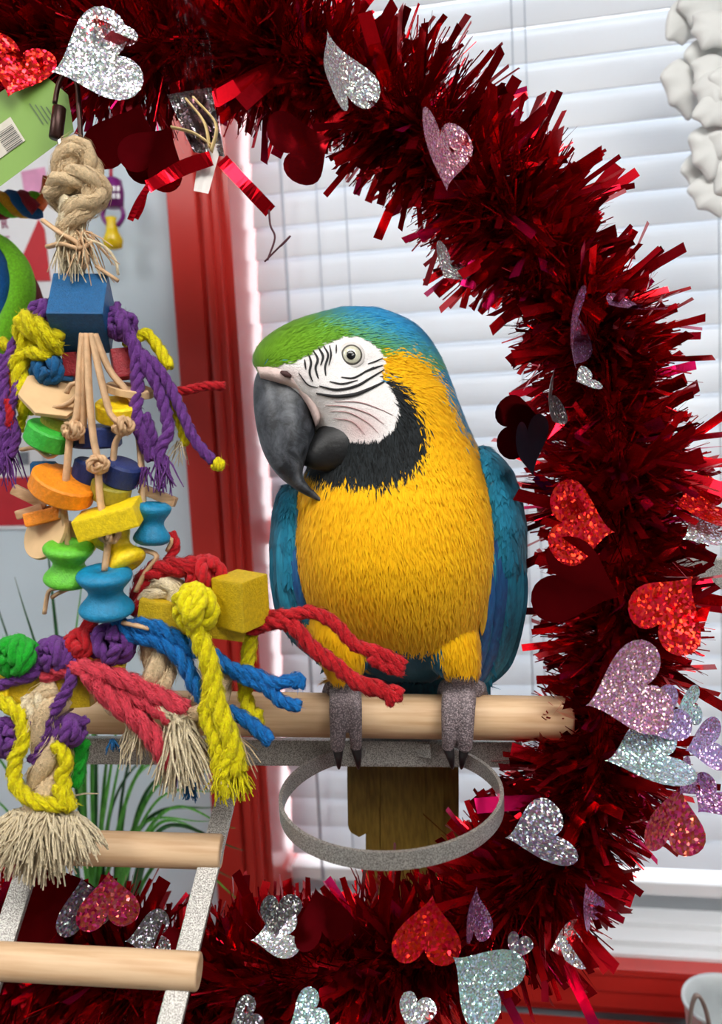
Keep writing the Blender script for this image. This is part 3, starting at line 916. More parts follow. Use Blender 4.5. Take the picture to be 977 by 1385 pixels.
# --- short feathers: blades lying along the body, tinted like the spot they grow from
def feather_blades(co, no, col, n_dir, L, w, lift, seed):
    rg = np.random.default_rng(seed)
    n = len(co)
    d = n_dir - no * np.sum(n_dir * no, 1)[:, None]
    d /= np.linalg.norm(d, axis=1)[:, None] + 1e-9
    d += np.cross(no, d) * rg.normal(0, .22, n)[:, None]
    s = np.cross(no, d); s /= np.linalg.norm(s, axis=1)[:, None] + 1e-9
    lf = lift * rg.uniform(.3, 1.4, n)[:, None]
    a = co - d * (L * .35)[:, None]
    m_ = co + d * (L * .2)[:, None] + no * (L[:, None] * lf * .6 + .0004)
    e = co + d * (L * .65)[:, None] + no * (L[:, None] * lf + .0003)
    hw_ = (w / 2)[:, None]
    V = np.stack([a, m_ - s * hw_, m_ + s * hw_, e], 1).reshape(-1, 3)
    o = np.arange(n)[:, None] * 4
    Fc = np.concatenate([o + np.array([0, 1, 2]), o + np.array([1, 3, 2])], 0)
    c = col * rg.uniform(.92, 1.07, n)[:, None]
    bk = col.max(axis=1) < .05
    c[bk] = col[bk] * rg.uniform(.5, 2.6, bk.sum())[:, None]
    return V, Fc, np.clip(np.repeat(c, 4, 0), 0, 1), np.repeat(no, 4, 0)
def blade_object(name, V, Fc, Cc, Nn, m, parent):
    me = new_mesh(name, V, Fc, True); set_color(me, Cc)
    nn = Nn / (np.linalg.norm(Nn, axis=1)[:, None] + 1e-9)
    me.normals_split_custom_set_from_vertices([tuple(x) for x in nn])
    return add(name, me, m, parent, kind='stuff')
def sample_surface(me, n, seed):
    rg = np.random.default_rng(seed)
    me.calc_loop_triangles()
    tri = np.empty(len(me.loop_triangles) * 3, np.int32); me.loop_triangles.foreach_get('vertices', tri); tri = tri.reshape(-1, 3)
    co = np.empty(len(me.vertices) * 3, np.float32); me.vertices.foreach_get('co', co); co = co.reshape(-1, 3).astype(float)
    no = np.empty(len(me.vertices) * 3, np.float32); me.vertex_normals.foreach_get('vector', no); no = no.reshape(-1, 3).astype(float)
    a, b, c = co[tri[:, 0]], co[tri[:, 1]], co[tri[:, 2]]
    ar = np.linalg.norm(np.cross(b - a, c - a), axis=1)
    t = rg.choice(len(tri), n, p=ar / ar.sum())
    u, v = rg.random(n), rg.random(n); fl = u + v > 1; u[fl], v[fl] = 1 - u[fl], 1 - v[fl]
    p = a[t] + (b[t] - a[t]) * u[:, None] + (c[t] - a[t]) * v[:, None]
    q = no[tri[t, 0]] * (1 - u - v)[:, None] + no[tri[t, 1]] * u[:, None] + no[tri[t, 2]] * v[:, None]
    return p, q / np.linalg.norm(q, axis=1)[:, None]
sp_, sn_ = sample_surface(body_me, 110000, 5)
sc_, sr_ = plumage(sp_, sn_, 9, 5.0)
ok = sr_ == 0
sp_, sn_, sc_ = sp_[ok], sn_[ok], sc_[ok]
px, py, _d = project(sp_)
# feather flow: back from the beak over the head, straight down on neck and body
hx_, hy_ = px - 350, py - 520
hd = np.stack([hx_, -hy_ * .9 - 22], 1); hd /= np.linalg.norm(hd, axis=1)[:, None] + 1e-9
wt = np.clip((590 - py) / 70, 0, 1)[:, None]
dv = (RGT[None] * hd[:, :1] + UPV[None] * hd[:, 1:]) * wt + (-UPV[None] + RGT[None] * .1) * (1 - wt)
Lf = np.where(py < 520, .0075, np.where(py < 660, .011, .015)) * np.random.default_rng(3).uniform(.7, 1.3, len(py))
wf = np.where(py < 520, .0011, np.where(py < 660, .0013, .0017))
V, Fc, Cc, Nn = feather_blades(sp_, sn_, sc_, dv, Lf, wf, .12, 4)
blade_object('plumage', V, Fc, Cc, Nn, m_plume, bird)

# --- bare-face feather lines
m_line = mat('black_feather_line', (22, 22, 26), .7, var=.1)
LINES = [([(417, 478), (421, 490), (419, 504), (423, 516)], 1.6), ([(424, 474), (430, 486), (427, 498), (431, 512)], 1.6), ([(431, 470), (437, 482), (434, 494)], 1.6), ([(438, 468), (444, 480), (440, 496), (441, 508)], 1.5),
         ([(446, 467), (448, 480), (445, 494)], 1.2), ([(455, 466), (455, 478)], 1.1), ([(412, 486), (414, 500)], 1.2),
         ([(428, 532), (452, 536), (478, 534), (500, 526), (520, 516)], 2.6), ([(432, 522), (456, 527), (482, 522), (500, 512), (520, 500)], 1.8), ([(446, 516), (464, 519), (484, 514)], 1.2), ([(488, 506), (500, 500), (518, 494)], 1.5),
         ([(462, 510), (478, 511), (494, 503), (506, 496)], 1.2), ([(404, 504), (416, 520), (430, 524)], 1.0), ([(498, 492), (510, 488), (518, 484)], 1.0),
         ([(440, 548), (470, 550), (500, 560), (520, 574)], .7), ([(446, 556), (472, 558), (498, 572), (512, 586)], .6), ([(450, 566), (476, 570), (494, 588)], .6), ([(452, 543), (486, 544), (516, 554), (532, 562)], .6)]
for pts, r in LINES:
    q = [on_body(*p) for p in smooth_line([np.array([a, b, 0.]) for a, b in pts], 4.0)[:, :2]]
    q = [p for p in q if p is not None]
    if len(q) < 3: continue
    q = np.array(q)
    rr = r * PXM * (.35 + .65 * np.sin(np.linspace(.15, math.pi - .1, len(q))))
    mb = MB(); mb.tube(q, rr, 6); mb.build('face_feather_line', m_line if r > .8 else mat('pink_skin_crease', (178, 136, 136), .7), bird)
# --- eye
def disc_on(px, py, r_px, h, name, m, parent, lift):
    c = on_body(px, py, lift)
    hN = bvh.ray_cast(Vector(CAM), Vector(P(px, py, 1.0) - CAM).normalized())[1]
    nrm = np.array(hN) * .6 - FWD * .6
    nrm /= np.linalg.norm(nrm)
    R = r_px * PXM
    prof = [(-.004, R), (0, R)] + [(h * math.sin(a), R * math.cos(a)) for a in np.linspace(.15, 1.5, 7)]
    mb = MB(); mb.lathe(c, nrm, prof, 28)
    return mb.build(name, m, parent)
m_dark = mat('eye_dark', (14, 14, 16), .12, var=.02)
disc_on(476, 480, 16.5, .0016, 'eyelid', mat('eyelid_skin', (210, 204, 200), .6, var=.05), bird, .0002)
disc_on(476, 480, 13.2, .0024, 'eye_rim', mat('eye_rim_dark', (84, 80, 74), .5), bird, .0008)
eye = disc_on(476, 480, 11.4, .0032, 'eye', mat('pale_iris', (206, 204, 182), .2, var=.12, scale=900, coat=.6), bird, .0012)
disc_on(475, 480, 5.6, .0010, 'pupil', m_dark, eye, .0042)
# --- beak
def loft_pairs(pairs, k=28, e=2.0):
    P_ = np.array(pairs, float)
    t = np.linspace(0, len(P_) - 1, (len(P_) - 1) * 7 + 1)
    e0 = np.vstack([2 * P_[0] - P_[1], P_, 2 * P_[-1] - P_[-2]])
    out = []
    for x in t:
        i = min(int(x), len(P_) - 2); f_ = x - i
        a, b, c, d = e0[i], e0[i + 1], e0[i + 2], e0[i + 3]
        out.append(.5 * (2 * b + (-a + c) * f_ + (2 * a - 5 * b + 4 * c - d) * f_ ** 2 + (-a + 3 * b - 3 * c + d) * f_ ** 3))
    v = []; f = []
    for (ax_, ay, bx_, by, zc, hz) in out:
        for j in range(k):
            th = 2 * math.pi * j / k
            q = math.cos(th); q = math.copysign(abs(q) ** (2 / e), q)
            z = math.sin(th); z = math.copysign(abs(z) ** (2 / e), z)
            v.append(B((ax_ + bx_) / 2 + (ax_ - bx_) / 2 * q, (ay + by) / 2 + (ay - by) / 2 * q, zc + max(hz, .4) * z))
    n = len(out)
    for i in range(n - 1):
        for j in range(k):
            f.append((i * k + j, i * k + (j + 1) % k, (i + 1) * k + (j + 1) % k, (i + 1) * k + j))
    f.append(tuple(range(k - 1, -1, -1))); f.append(tuple((n - 1) * k + j for j in range(k)))
    mb = MB(); mb.put(v, f); return mb
m_beak = bpy.data.materials.new('charcoal_beak'); _nt, _b = nodes_of(m_beak)
_tc = _nt.nodes.new('ShaderNodeTexCoord'); _n1 = _nt.nodes.new('ShaderNodeTexNoise'); _n1.inputs['Scale'].default_value = 55; _n1.inputs['Detail'].default_value = 12; _n1.inputs['Roughness'].default_value = .72; _n1.inputs['Distortion'].default_value = .5
_nt.links.new(_tc.outputs['Object'], _n1.inputs['Vector'])
_rp = _nt.nodes.new('ShaderNodeValToRGB'); _rp.color_ramp.elements[0].position = .42; _rp.color_ramp.elements[0].color = lin((30, 33, 38)) + (1,)
_rp.color_ramp.elements[1].position = .75; _rp.color_ramp.elements[1].color = lin((104, 108, 116)) + (1,)
_nt.links.new(_n1.outputs['Fac'], _rp.inputs['Fac']); _nt.links.new(_rp.outputs['Color'], _b.inputs['Base Color']); _b.inputs['Roughness'].default_value = .42
_bp = _nt.nodes.new('ShaderNodeBump'); _bp.inputs['Strength'].default_value = .25; _bp.inputs['Distance'].default_value = .001
_nt.links.new(_n1.outputs['Fac'], _bp.inputs['Height']); _nt.links.new(_bp.outputs['Normal'], _b.inputs['Normal'])
# upper mandible (outer edge, inner edge, depth centre, half depth)
up = [(356, 492, 432, 548, 66, 44), (345, 512, 426, 566, 72, 44), (343, 545, 426, 586, 80, 40), (349, 588, 420, 606, 88, 34), (360, 620, 412, 628, 93, 26), (378, 645, 410, 643, 95, 18), (400, 662, 417, 656, 95, 11), (418, 672, 428, 667, 94, 6), (436, 680, 438, 679, 93, 1)]
loft_pairs(up, 32, 2.2).build('upper_beak', m_beak, bird)
m_beak2 = mat('black_lower_beak', (17, 18, 20), .5, var=.4, scale=120, bump=.2, bscale=300)
lo_ = [(474, 556, 500, 612, 60, 38), (455, 560, 488, 622, 68, 40), (438, 570, 470, 636, 76, 36), (426, 586, 448, 640, 82, 28), (414, 604, 428, 636, 86, 18), (406, 618, 412, 630, 88, 6)]
loft_pairs(lo_, 28, 2.1).build('lower_beak', m_beak2, bird)
# cere: pale skin over the beak's root, with nostril
ce = [(347, 495, 353, 513, 76, 36), (372, 489, 370, 520, 79, 44), (400, 496, 394, 530, 76, 45), (418, 516, 404, 540, 72, 44), (432, 540, 416, 556, 70, 42), (436, 560, 424, 572, 70, 38), (432, 572, 426, 578, 70, 30)]
m_cere = mat('cere_skin', (214, 190, 184), .6, var=.1, scale=150, bump=.3, bscale=500)
loft_pairs(ce, 20, 2.2).build('cere', m_cere, bird)
nc = B(387, 506, 80 + 44)
mb = MB(); mb.tube(np.array([nc - RGT * .0045 + UPV * .002, nc, nc + RGT * .0045 - UPV * .0022]), np.array([.0012, .0028, .0012]), 10); mb.build('nostril', mat('nostril_dark', (70, 40, 40), .7), bird)
# claws
for (x, y_, z, dx) in ((629, 1010, 30, -3), (606, 1010, 30, 4), (457, 1010, 30, 1), (482, 1010, 30, 2)):
    l = smooth_line([B(x, y_, z), B(x + dx, y_ + 14, z - 2), B(x + dx * 1.5, y_ + 27, z - 12), B(x + dx * 1.5, y_ + 30, z - 20)], .001)
    mb = MB(); mb.tube(l, np.linspace(8, 1.0, len(l)) * PXM, 10); mb.build('claw', mat('claw_black', (40, 38, 40), .35), bird)

# --- wings
def blob(rows_, depth_c, depth_h, e=2.0):
    R_ = np.array(rows_, float)
    yy = np.linspace(R_[0, 0], R_[-1, 0], 44)
    v = []; f = []; k = 36
    for y_ in yy:
        xl, xr = np.interp(y_, R_[:, 0], R_[:, 1]), np.interp(y_, R_[:, 0], R_[:, 2])
        zc, hz = np.interp(y_, R_[:, 0], R_[:, 3]), np.interp(y_, R_[:, 0], R_[:, 4])
        for j in range(k):
            th = 2 * math.pi * j / k
            v.append(B((xl + xr) / 2 + (xr - xl) / 2 * math.cos(th), y_, zc + hz * math.sin(th)))
    for i in range(len(yy) - 1):
        for j in range(k):
            f.append((i * k + j, i * k + (j + 1) % k, (i + 1) * k + (j + 1) % k, (i + 1) * k + j))
    f.append(tuple(range(k - 1, -1, -1))); f.append(tuple((len(yy) - 1) * k + j for j in range(k)))
    mb = MB(); mb.put(v, f); return mb
def ribbon_feather(pts, w0, side_dir, m, parent, name='flight_feather', tipr=.25, camber=.18):
    l = smooth_line([np.asarray(p) for p in pts], .004)
    n = len(l); t = np.gradient(l, axis=0); t /= np.linalg.norm(t, axis=1)[:, None]
    v = []; f = []
    for i in range(n):
        q = i / (n - 1)
        w = w0 * min(1, (q * 5 + .35)) * (1 if q < 1 - tipr else math.sqrt(max(0.0, 1 - ((q - 1 + tipr) / tipr) ** 2)) + .03)
        s = side_dir - t[i] * (side_dir @ t[i]); s /= np.linalg.norm(s)
        u_ = np.cross(s, t[i])
        if u_ @ FWD > 0: u_ = -u_
        for a in (-1, -.5, 0, .5, 1):
            v.append(l[i] + s * (w / 2 * a) - u_ * (w * camber * a * a) + (u_ * .0006 if a == 0 else 0))
        if i:
            for a in range(4):
                f.append(((i - 1) * 5 + a, (i - 1) * 5 + a + 1, i * 5 + a + 1, i * 5 + a))
    return add(name, new_mesh(name, v, f, True), m, parent)
def barb_mat(name, rgb, rgb2, rough=.5):
    m = bpy.data.materials.new(name); nt, b = nodes_of(m)
    tc = nt.nodes.new('ShaderNodeTexCoord'); mp = nt.nodes.new('ShaderNodeMapping'); mp.inputs['Scale'].default_value = (260, 260, 30)
    nt.links.new(tc.outputs['Object'], mp.inputs['Vector'])
    nz = nt.nodes.new('ShaderNodeTexNoise'); nz.inputs['Scale'].default_value = 1.5; nz.inputs['Detail'].default_value = 4
    nt.links.new(mp.outputs['Vector'], nz.inputs['Vector'])
    rp = nt.nodes.new('ShaderNodeValToRGB'); rp.color_ramp.elements[0].position = .3; rp.color_ramp.elements[1].position = .7
    rp.color_ramp.elements[0].color = lin(rgb) + (1,); rp.color_ramp.elements[1].color = lin(rgb2) + (1,)
    nt.links.new(nz.outputs['Fac'], rp.inputs['Fac']); nt.links.new(rp.outputs['Color'], b.inputs['Base Color']); b.inputs['Roughness'].default_value = rough
    b.inputs['Sheen Weight'].default_value = .1
    return m
m_teal = barb_mat('teal_feather', (10, 84, 112), (24, 128, 160))
m_teal2 = barb_mat('bright_teal_feather', (16, 108, 140), (40, 148, 180))
m_blue = barb_mat('deep_blue_feather', (20, 60, 116), (24, 96, 150))
m_green = barb_mat('dark_green_feather', (24, 52, 46), (40, 84, 76))
m_black = barb_mat('blackish_feather', (14, 22, 26), (30, 44, 46))
m_olive = barb_mat('olive_brown_tail', (100, 78, 22), (132, 106, 38))
m_gold = barb_mat('golden_edge_feather', (170, 120, 20), (214, 170, 40))

def wing(rows_, col_w, flights, covert_n, seed):
    base = blob(rows_, 0, 0)
    w = base.build('wing', m_teal, bird)
    p, n_ = sample_surface(w.data, covert_n * 3, seed)
    vis = (n_ @ FWD) < .45
    p, n_ = p[vis], n_[vis]
    X, Y_, _ = project(p)
    rg = np.random.default_rng(seed)
    q = np.clip((Y_ - rows_[0][0]) / (rows_[-1][0] - rows_[0][0]), 0, 1)[:, None]
    c = np.array(lin(col_w))[None] * rg.uniform(.75, 1.2, len(p))[:, None]
    inner = rg.random(len(p)) < .06
    dv_ = np.tile(-UPV, (len(p), 1))
    L_ = (.010 + .020 * q[:, 0]) * rg.uniform(.8, 1.2, len(p))
    V, Fc, Cc, Nn = feather_blades(p, n_, c, dv_, L_, L_ * .36, .06, seed + 1)
    # wing coverts are broad: add width to the middle of every blade
    blade_object('coverts', V, Fc, Cc, Nn, m_plume, w)
    for pts, wd, m, zz in flights:
        ribbon_feather([B(a, b, z) for a, b, z in pts], wd * PXM, RGT, m, w)
    return w
# wing nearer the window-light side of the bird (its left wing)
wing([(604, 648, 660, 2, 14), (615, 642, 674, 4, 34), (635, 640, 692, 4, 56), (665, 644, 704, 2, 66), (710, 650, 711, 0, 70), (760, 656, 712, -6, 66), (805, 660, 706, -14, 56), (850, 656, 694, -20, 42), (890, 650, 676, -26, 24), (922, 648, 660, -30, 8)],
     (28, 122, 154),
     [([(672, 720, 66), (676, 800, 54), (664, 880, 22), (648, 926, -6)], 22, m_blue, 0), ([(684, 730, 62), (688, 810, 46), (676, 880, 14), (654, 926, -12)], 22, m_teal, 0),
      ([(696, 740, 50), (698, 815, 32), (684, 880, 0), (660, 924, -22)], 22, m_teal2, 0), ([(704, 760, 28), (704, 820, 10), (688, 890, -18), (662, 926, -34)], 20, m_teal, 0),
      ([(664, 700, 62), (668, 770, 60), (664, 840, 40), (650, 900, 16)], 14, m_teal, 0), ([(660, 760, 64), (662, 820, 56), (652, 880, 30), (640, 925, 4)], 16, m_blue, 0),
      ([(655, 640, 56), (658, 700, 66), (662, 750, 66)], 9, m_gold, 0), ([(659, 730, 68), (661, 790, 64), (652, 860, 46)], 8, m_gold, 0)], 2600, 31)
# the other wing
wing([(656, 384, 398, 0, 14), (668, 376, 408, 2, 36), (690, 370, 416, 2, 54), (730, 366, 422, 0, 60), (780, 367, 428, -4, 60), (820, 374, 436, -10, 52), (855, 392, 448, -18, 40), (885, 424, 466, -24, 22), (900, 446, 470, -28, 8)],
     (28, 122, 154),
     [([(388, 700, 56), (384, 770, 52), (396, 840, 34), (440, 896, -8)], 20, m_teal2, 0), ([(376, 720, 34), (374, 780, 30), (388, 846, 12), (432, 896, -20)], 18, m_teal, 0),
      ([(402, 690, 58), (402, 770, 58), (416, 840, 42), (452, 892, 4)], 16, m_teal, 0), ([(412, 670, 52), (418, 730, 60), (422, 790, 60), (436, 850, 42)], 10, m_gold, 0),
      ([(398, 740, 62), (404, 800, 58), (424, 858, 30), (450, 890, 6)], 12, m_blue, 0)], 2000, 41)

# --- tail: long feathers hanging behind the perch
tail = [((520, 900, -60), (488, 1000, -104), (486, 1132, -110), 30, m_olive), ((530, 895, -60), (514, 1000, -106), (512, 1250, -112), 34, m_olive), ((540, 890, -58), (534, 1000, -102), (534, 1320, -104), 36, m_olive),
        ((550, 890, -58), (556, 1000, -100), (558, 1330, -100), 36, m_olive), ((560, 895, -60), (580, 1000, -104), (582, 1290, -106), 36, m_olive), ((570, 900, -60), (602, 1000, -108), (604, 1200, -116), 32, m_olive),
        ((512, 880, -30), (512, 920, -64), (508, 990, -96), 44, m_teal), ((545, 880, -26), (545, 925, -62), (545, 1000, -94), 52, m_teal), ((578, 880, -30), (580, 920, -64), (584, 990, -96), 44, m_teal)]
for a, b, c, w, m in tail:
    ribbon_feather([B(*a), B(*b), B(*c)], w * PXM * 1.12, RGT, m, bird, 'tail_feather', .08, .05)

# ================================================================== hanging toy
TD = 0.715
TM = TD / F
def T(px, py, dz=0.0):
    """toy point; dz: photo px nearer to the viewer"""
    return P(px, py, TD - dz * TM)
toy = empty('hanging_bird_toy', T(60, 1170), 'large rope bird toy of coloured wood blocks, spools and sisal cords above the ladder', 'bird toy')
def sisal(name, rgb):
    return mat(name, rgb, .8, var=.2, scale=420, bump=1.0, bscale=1100, sheen=.1, spec=.2)
m_nat = sisal('natural_cotton_rope', (226, 198, 156))
m_nat2 = sisal('natural_rope_pale', (240, 220, 184))
m_yel = sisal('yellow_sisal', (255, 228, 0))
m_pur = sisal('purple_sisal', (112, 56, 140))
m_dpur = m_pur
m_blu = sisal('blue_sisal', (10, 116, 196))
m_dblu = sisal('petrol_blue_sisal', (10, 92, 146))
m_rds = sisal('red_sisal', (206, 24, 36))
m_pnk = sisal('coral_sisal', (226, 66, 84))
m_grs = sisal('green_sisal', (24, 176, 40))
m_org = sisal('orange_sisal', (240, 90, 20))
m_lea = mat('tan_leather', (206, 168, 128), .7, var=.15, scale=120, bump=.4, bscale=500)
m_card = mat('tan_cork_disc', (214, 178, 132), .8, var=.06, scale=80)
def painted(name, rgb):
    return mat(name, rgb, .5, var=.16, scale=300, bump=.45, bscale=700)
m_bblue = painted('blue_stained_wood', (0, 84, 136)); m_aqua = painted('turquoise_painted_wood', (0, 124, 168)); m_lime = painted('lime_painted_wood', (94, 186, 44))
m_green = painted('green_stained_wood', (56, 178, 58)); m_orange = painted('orange_stained_wood', (240, 140, 20)); m_yw = painted('yellow_stained_wood', (244, 208, 16)); m_mus = painted('mustard_stained_wood', (196, 164, 8))
m_navy = painted('navy_stained_wood', (22, 44, 104)); m_dred = painted('dark_red_wood', (150, 20, 34)); m_olv = painted('olive_stained_wood', (150, 140, 40)); m_stick = wood('bare_stick', (196, 160, 122), (160, 122, 84))
_rs = [0]
def rope(pts, r, m, name='rope', strands=3, fuzz=40, pitch=None, fl=.006):
    """pts: (px, py, dz); r: half thickness in photo px"""
    _rs[0] += 1
    l = smooth_line([T(*p) for p in pts], max(.0012, r * TM * .45))
    mb = MB(); mb.rope(l, r * TM, strands, pitch or r * TM * 6.0, 6, int(fuzz * 1.6), _rs[0], fl)
    return mb.build(name, m, toy)
def lace(pts, w, m=None, t=3):
    l = smooth_line([T(*p) for p in pts], .004)
    mb = MB(); mb.tube(l, w * TM, 6, r2=t * TM); return mb.build('leather_lace', m or m_lea, toy)
def knot(px, py, dz, r, m, thick, name='knot', turns=3, seed=0, squash=.8):
    """a cord wound over itself into a ball"""
    rg = np.random.default_rng(seed + 77)
    n = 26 * turns; t = np.linspace(0, 1, n)
    th = t * 2 * math.pi * turns
    ph = t * math.pi * 2 * (turns - .6) * .62 + rg.uniform(0, 6)
    x = np.cos(th) * np.cos(ph * .5) * r; y_ = np.sin(th) * r * squash; z = np.cos(th) * np.sin(ph * .5) * r
    l = np.array([T(px + a, py + b, dz + c) for a, b, c in zip(x, y_, z)])
    l = smooth_line(l[::3], thick * TM * .5)
    mb = MB(); mb.rope(l, thick * TM, 3, thick * TM * 6, 6, 60, seed); return mb.build(name, m, toy)
def tassel(px, py, dz, dirs, n, length, r, m, seed, name='tassel', spread=.35, wave=.15):
    """frayed end: loose threads from one point; dirs: (right, up, toward viewer)"""
    rg = np.random.default_rng(seed)
    o = T(px, py, dz); mb = MB()
    d0 = CV(*dirs)
    for _ in range(n):
        d = d0 + (RGT * rg.normal(0, spread) + UPV * rg.normal(0, spread * .5) - FWD * rg.normal(0, spread))
        d /= np.linalg.norm(d); L = length * TM * rg.uniform(.65, 1.1)
        s = np.cross(d, rg.normal(size=3)); s /= np.linalg.norm(s)
        b = o + RGT * rg.normal(0, length * .10 * TM) - FWD * rg.normal(0, length * .08 * TM)
        pts = [b + d * L * q + s * math.sin(q * 4 + _) * L * wave * q - np.array([0, 0, 1]) * L * .25 * q * q for q in (0, .35, .7, 1)]
        mb.tube(np.array(pts), np.array([r, r, r * .8, r * .5]) * TM, 3, cap=False)
    return mb.build(name, m, toy, kind='stuff')
def block(px, py, dz, hx, hy, hz, rx, ry, rz, m, name='wood_block', bev=.0016):
    """half sizes in photo px; turns in degrees about the view's x, y, z"""
    R = Matrix.Rotation(math.radians(rz), 3, 'Z') @ Matrix.Rotation(math.radians(ry), 3, 'Y') @ Matrix.Rotation(math.radians(rx), 3, 'X')
    B_ = np.array([RGT, UPV, -FWD]); A = (np.array(R).T) @ B_
    mb = MB(); mb.box(T(px, py, dz), A, (hx * TM, hy * TM, hz * TM), bev); return mb.build(name, m, toy, smooth=False)
def spool(px, py, dz, r, h, ax_, m, name='wooden_spool'):
    h *= TM; r *= TM
    prof = []
    for q in np.linspace(-1, 1, 25):
        a = abs(q)
        rr = .62 + .38 * (1 - math.cos(min(1, a / .72) * math.pi)) / 2
        if a > .72: rr = math.sqrt(max(0, 1 - ((a - .72) / .28) ** 2 * .55))
        prof.append((q * h, r * rr))
    prof = [(-h * .96, r * .22)] + prof + [(h * .96, r * .22), (h * .6, r * .2)]
    mb = MB(); mb.lathe(T(px, py, dz), CV(*ax_), prof, 28); return mb.build(name, m, toy)
def disc(px, py, dz, r, h, ax_, m, name='wooden_disc', k=28):
    h *= TM; r *= TM; e = min(h, r) * .2
    prof = [(-h, r * .2), (-h, r - e), (-h + e, r), (h - e, r), (h, r - e), (h, r * .2)]
    mb = MB(); mb.lathe(T(px, py, dz), CV(*ax_), prof, k)
    o = mb.build(name, m, toy, smooth=False); return o

# clip and the knotted hanging rope
m_clip = mat('dark_brown_clip', (52, 28, 22), .35, .6); m_steel = mat('bright_steel', (190, 190, 190), .25, 1.0)
mb = MB(); mb.lathe(T(78, 166, 0), CV(.12, 1, 0), [(-22 * TM, 8.5 * TM), (-20 * TM, 9.5 * TM), (20 * TM, 9 * TM), (22 * TM, 7 * TM)], 16); clip = mb.build('clip_sleeve', m_clip, toy)
mb = MB(); mb.tube(smooth_line([T(*p) for p in ((74, 140, 0), (80, 112, -6), (92, 98, -14), (104, 114, -10), (107, 150, -2), (109, 196, 0), (104, 214, 0), (92, 216, 2), (83, 204, 2), (81, 188, 0))], .002), 3.4 * TM, 8); mb.build('clip_link', m_clip, toy)
mb = MB(); mb.tube(smooth_line([T(*p) for p in ((80, 186, 0), (84, 204, 2), (92, 218, 6))], .002), 3.8 * TM, 8); mb.build('clip_end', m_steel, toy)
mb = MB(); mb.tube(smooth_line([T(92, 100, -14), P(92, 80, .77), P(92, 62, .806)], .004), 3 * TM, 8); mb.build('hang_wire', m_clip, toy)
rope([(90, 262, 4), (86, 226, 10), (96, 202, 12), (110, 204, 6), (122, 232, -6), (120, 262, -12)], 17, m_nat, fuzz=60)
rope([(72, 262, 0), (88, 244, 20), (112, 240, 24), (130, 250, 10), (132, 268, -8), (116, 280, -16), (92, 276, -14), (76, 262, -8), (80, 250, 6)], 16, m_nat, fuzz=60)
rope([(124, 246, 4), (126, 270, 16), (104, 288, 20), (98, 310, 8), (98, 350, 4)], 17, m_nat, fuzz=60)
rope([(96, 268, 16), (92, 296, 12), (88, 330, 4), (96, 366, 0)], 13, m_nat2, fuzz=60)
tassel(100, 300, 8, (0, -1, .1), 70, 70, 1.5, m_nat2, 5, spread=.32)
tassel(108, 312, 14, (.3, -1, .2), 30, 60, 1.3, m_lea, 6, spread=.45)
lace([(58, 298, 18), (80, 314, 26), (104, 328, 26), (118, 350, 18), (112, 366, 10)], 5)
lace([(64, 334, 16), (84, 330, 26), (108, 336, 26), (124, 328, 20)], 5)
lace([(120, 324, 20), (142, 334, 20), (156, 352, 16), (160, 372, 12)], 2.6, m_nat2, 2)
lace([(130, 360, 14), (148, 372, 12), (160, 380, 10)], 5)
block(112, 424, 0, 36, 39, 36, -34, 6, 1, m_bblue)
# leather laces fanning from the block
for pts in ([(112, 452, 30), (108, 500, 34), (104, 560, 36), (96, 582, 36), (90, 640, 30), (84, 700, 22)], [(118, 452, 32), (120, 520, 38), (126, 590, 40), (132, 622, 40), (136, 680, 38), (146, 720, 36), (142, 772, 36)],
            [(124, 452, 32), (136, 510, 36), (150, 560, 34), (168, 578, 32), (156, 600, 26), (152, 640, 18)], [(128, 452, 28), (148, 500, 22), (172, 530, 16), (184, 560, 8), (192, 640, 4), (194, 690, 4)],
            [(116, 452, 28), (114, 520, 30), (112, 600, 24)], [(86, 690, 22), (92, 740, 18), (90, 770, 10)]):
    lace(pts, 7.4, t=4)
for i, (x, y_, z) in enumerate(((98, 582, 40), (132, 628, 44), (166, 576, 38))):
    knot(x, y_, z, 13, m_lea, 4.6, 'lace_knot', 2, i, .7)
# right-hand cords at the block
knot(163, 440, 6, 17, m_pur, 8, seed=3); rope([(156, 415, -2), (168, 440, 14), (182, 470, 14), (186, 520, 12), (184, 560, 14), (196, 600, 14), (206, 622, 12)], 9, m_pur)
rope([(170, 450, 12), (194, 490, 14), (216, 530, 10), (228, 580, 10), (216, 610, 12), (222, 632, 12)], 8.5, m_pur); rope([(180, 470, 10), (214, 498, 12), (238, 540, 10), (262, 592, 10), (288, 624, 10)], 7.5, m_pur)
rope([(196, 560, 8), (206, 590, 10), (204, 612, 8)], 7, m_pur)
tassel(218, 618, 12, (.1, -1, .1), 46, 40, 1.6, m_pur, 8, spread=.3); tassel(196, 632, 8, (-.1, -1, 0), 20, 26, 1.5, m_dpur, 9)
knot(295, 628, 10, 7, m_yel, 4, 'cord_end', 2, 5)
rope([(170, 470, -6), (196, 452, -10), (214, 470, -8), (230, 498, -6)], 8, m_yel); rope([(206, 486, -4), (226, 540, -4), (244, 572, -4), (251, 602, -4)], 6.5, m_yel)
tassel(246, 596, -4, (-.4, -1, 0), 14, 34, .8, m_nat2, 10, spread=.6)
rope([(230, 530, -8), (250, 528, -6), (280, 522, -6), (304, 522, -6)], 6, m_rds, fuzz=70)
block(172, 492, -10, 20, 20, 14, 0, 20, 10, m_dred); block(98, 494, -4, 10, 16, 12, 0, 0, 4, m_dred)
disc(160, 556, 4, 30, 12, (.1, 1, .5), m_yw); disc(176, 528, -6, 32, 5, (.2, 1, .3), m_card, 'cork_disc'); lace([(140, 520, 6), (170, 535, 14), (200, 530, 6)], 6)
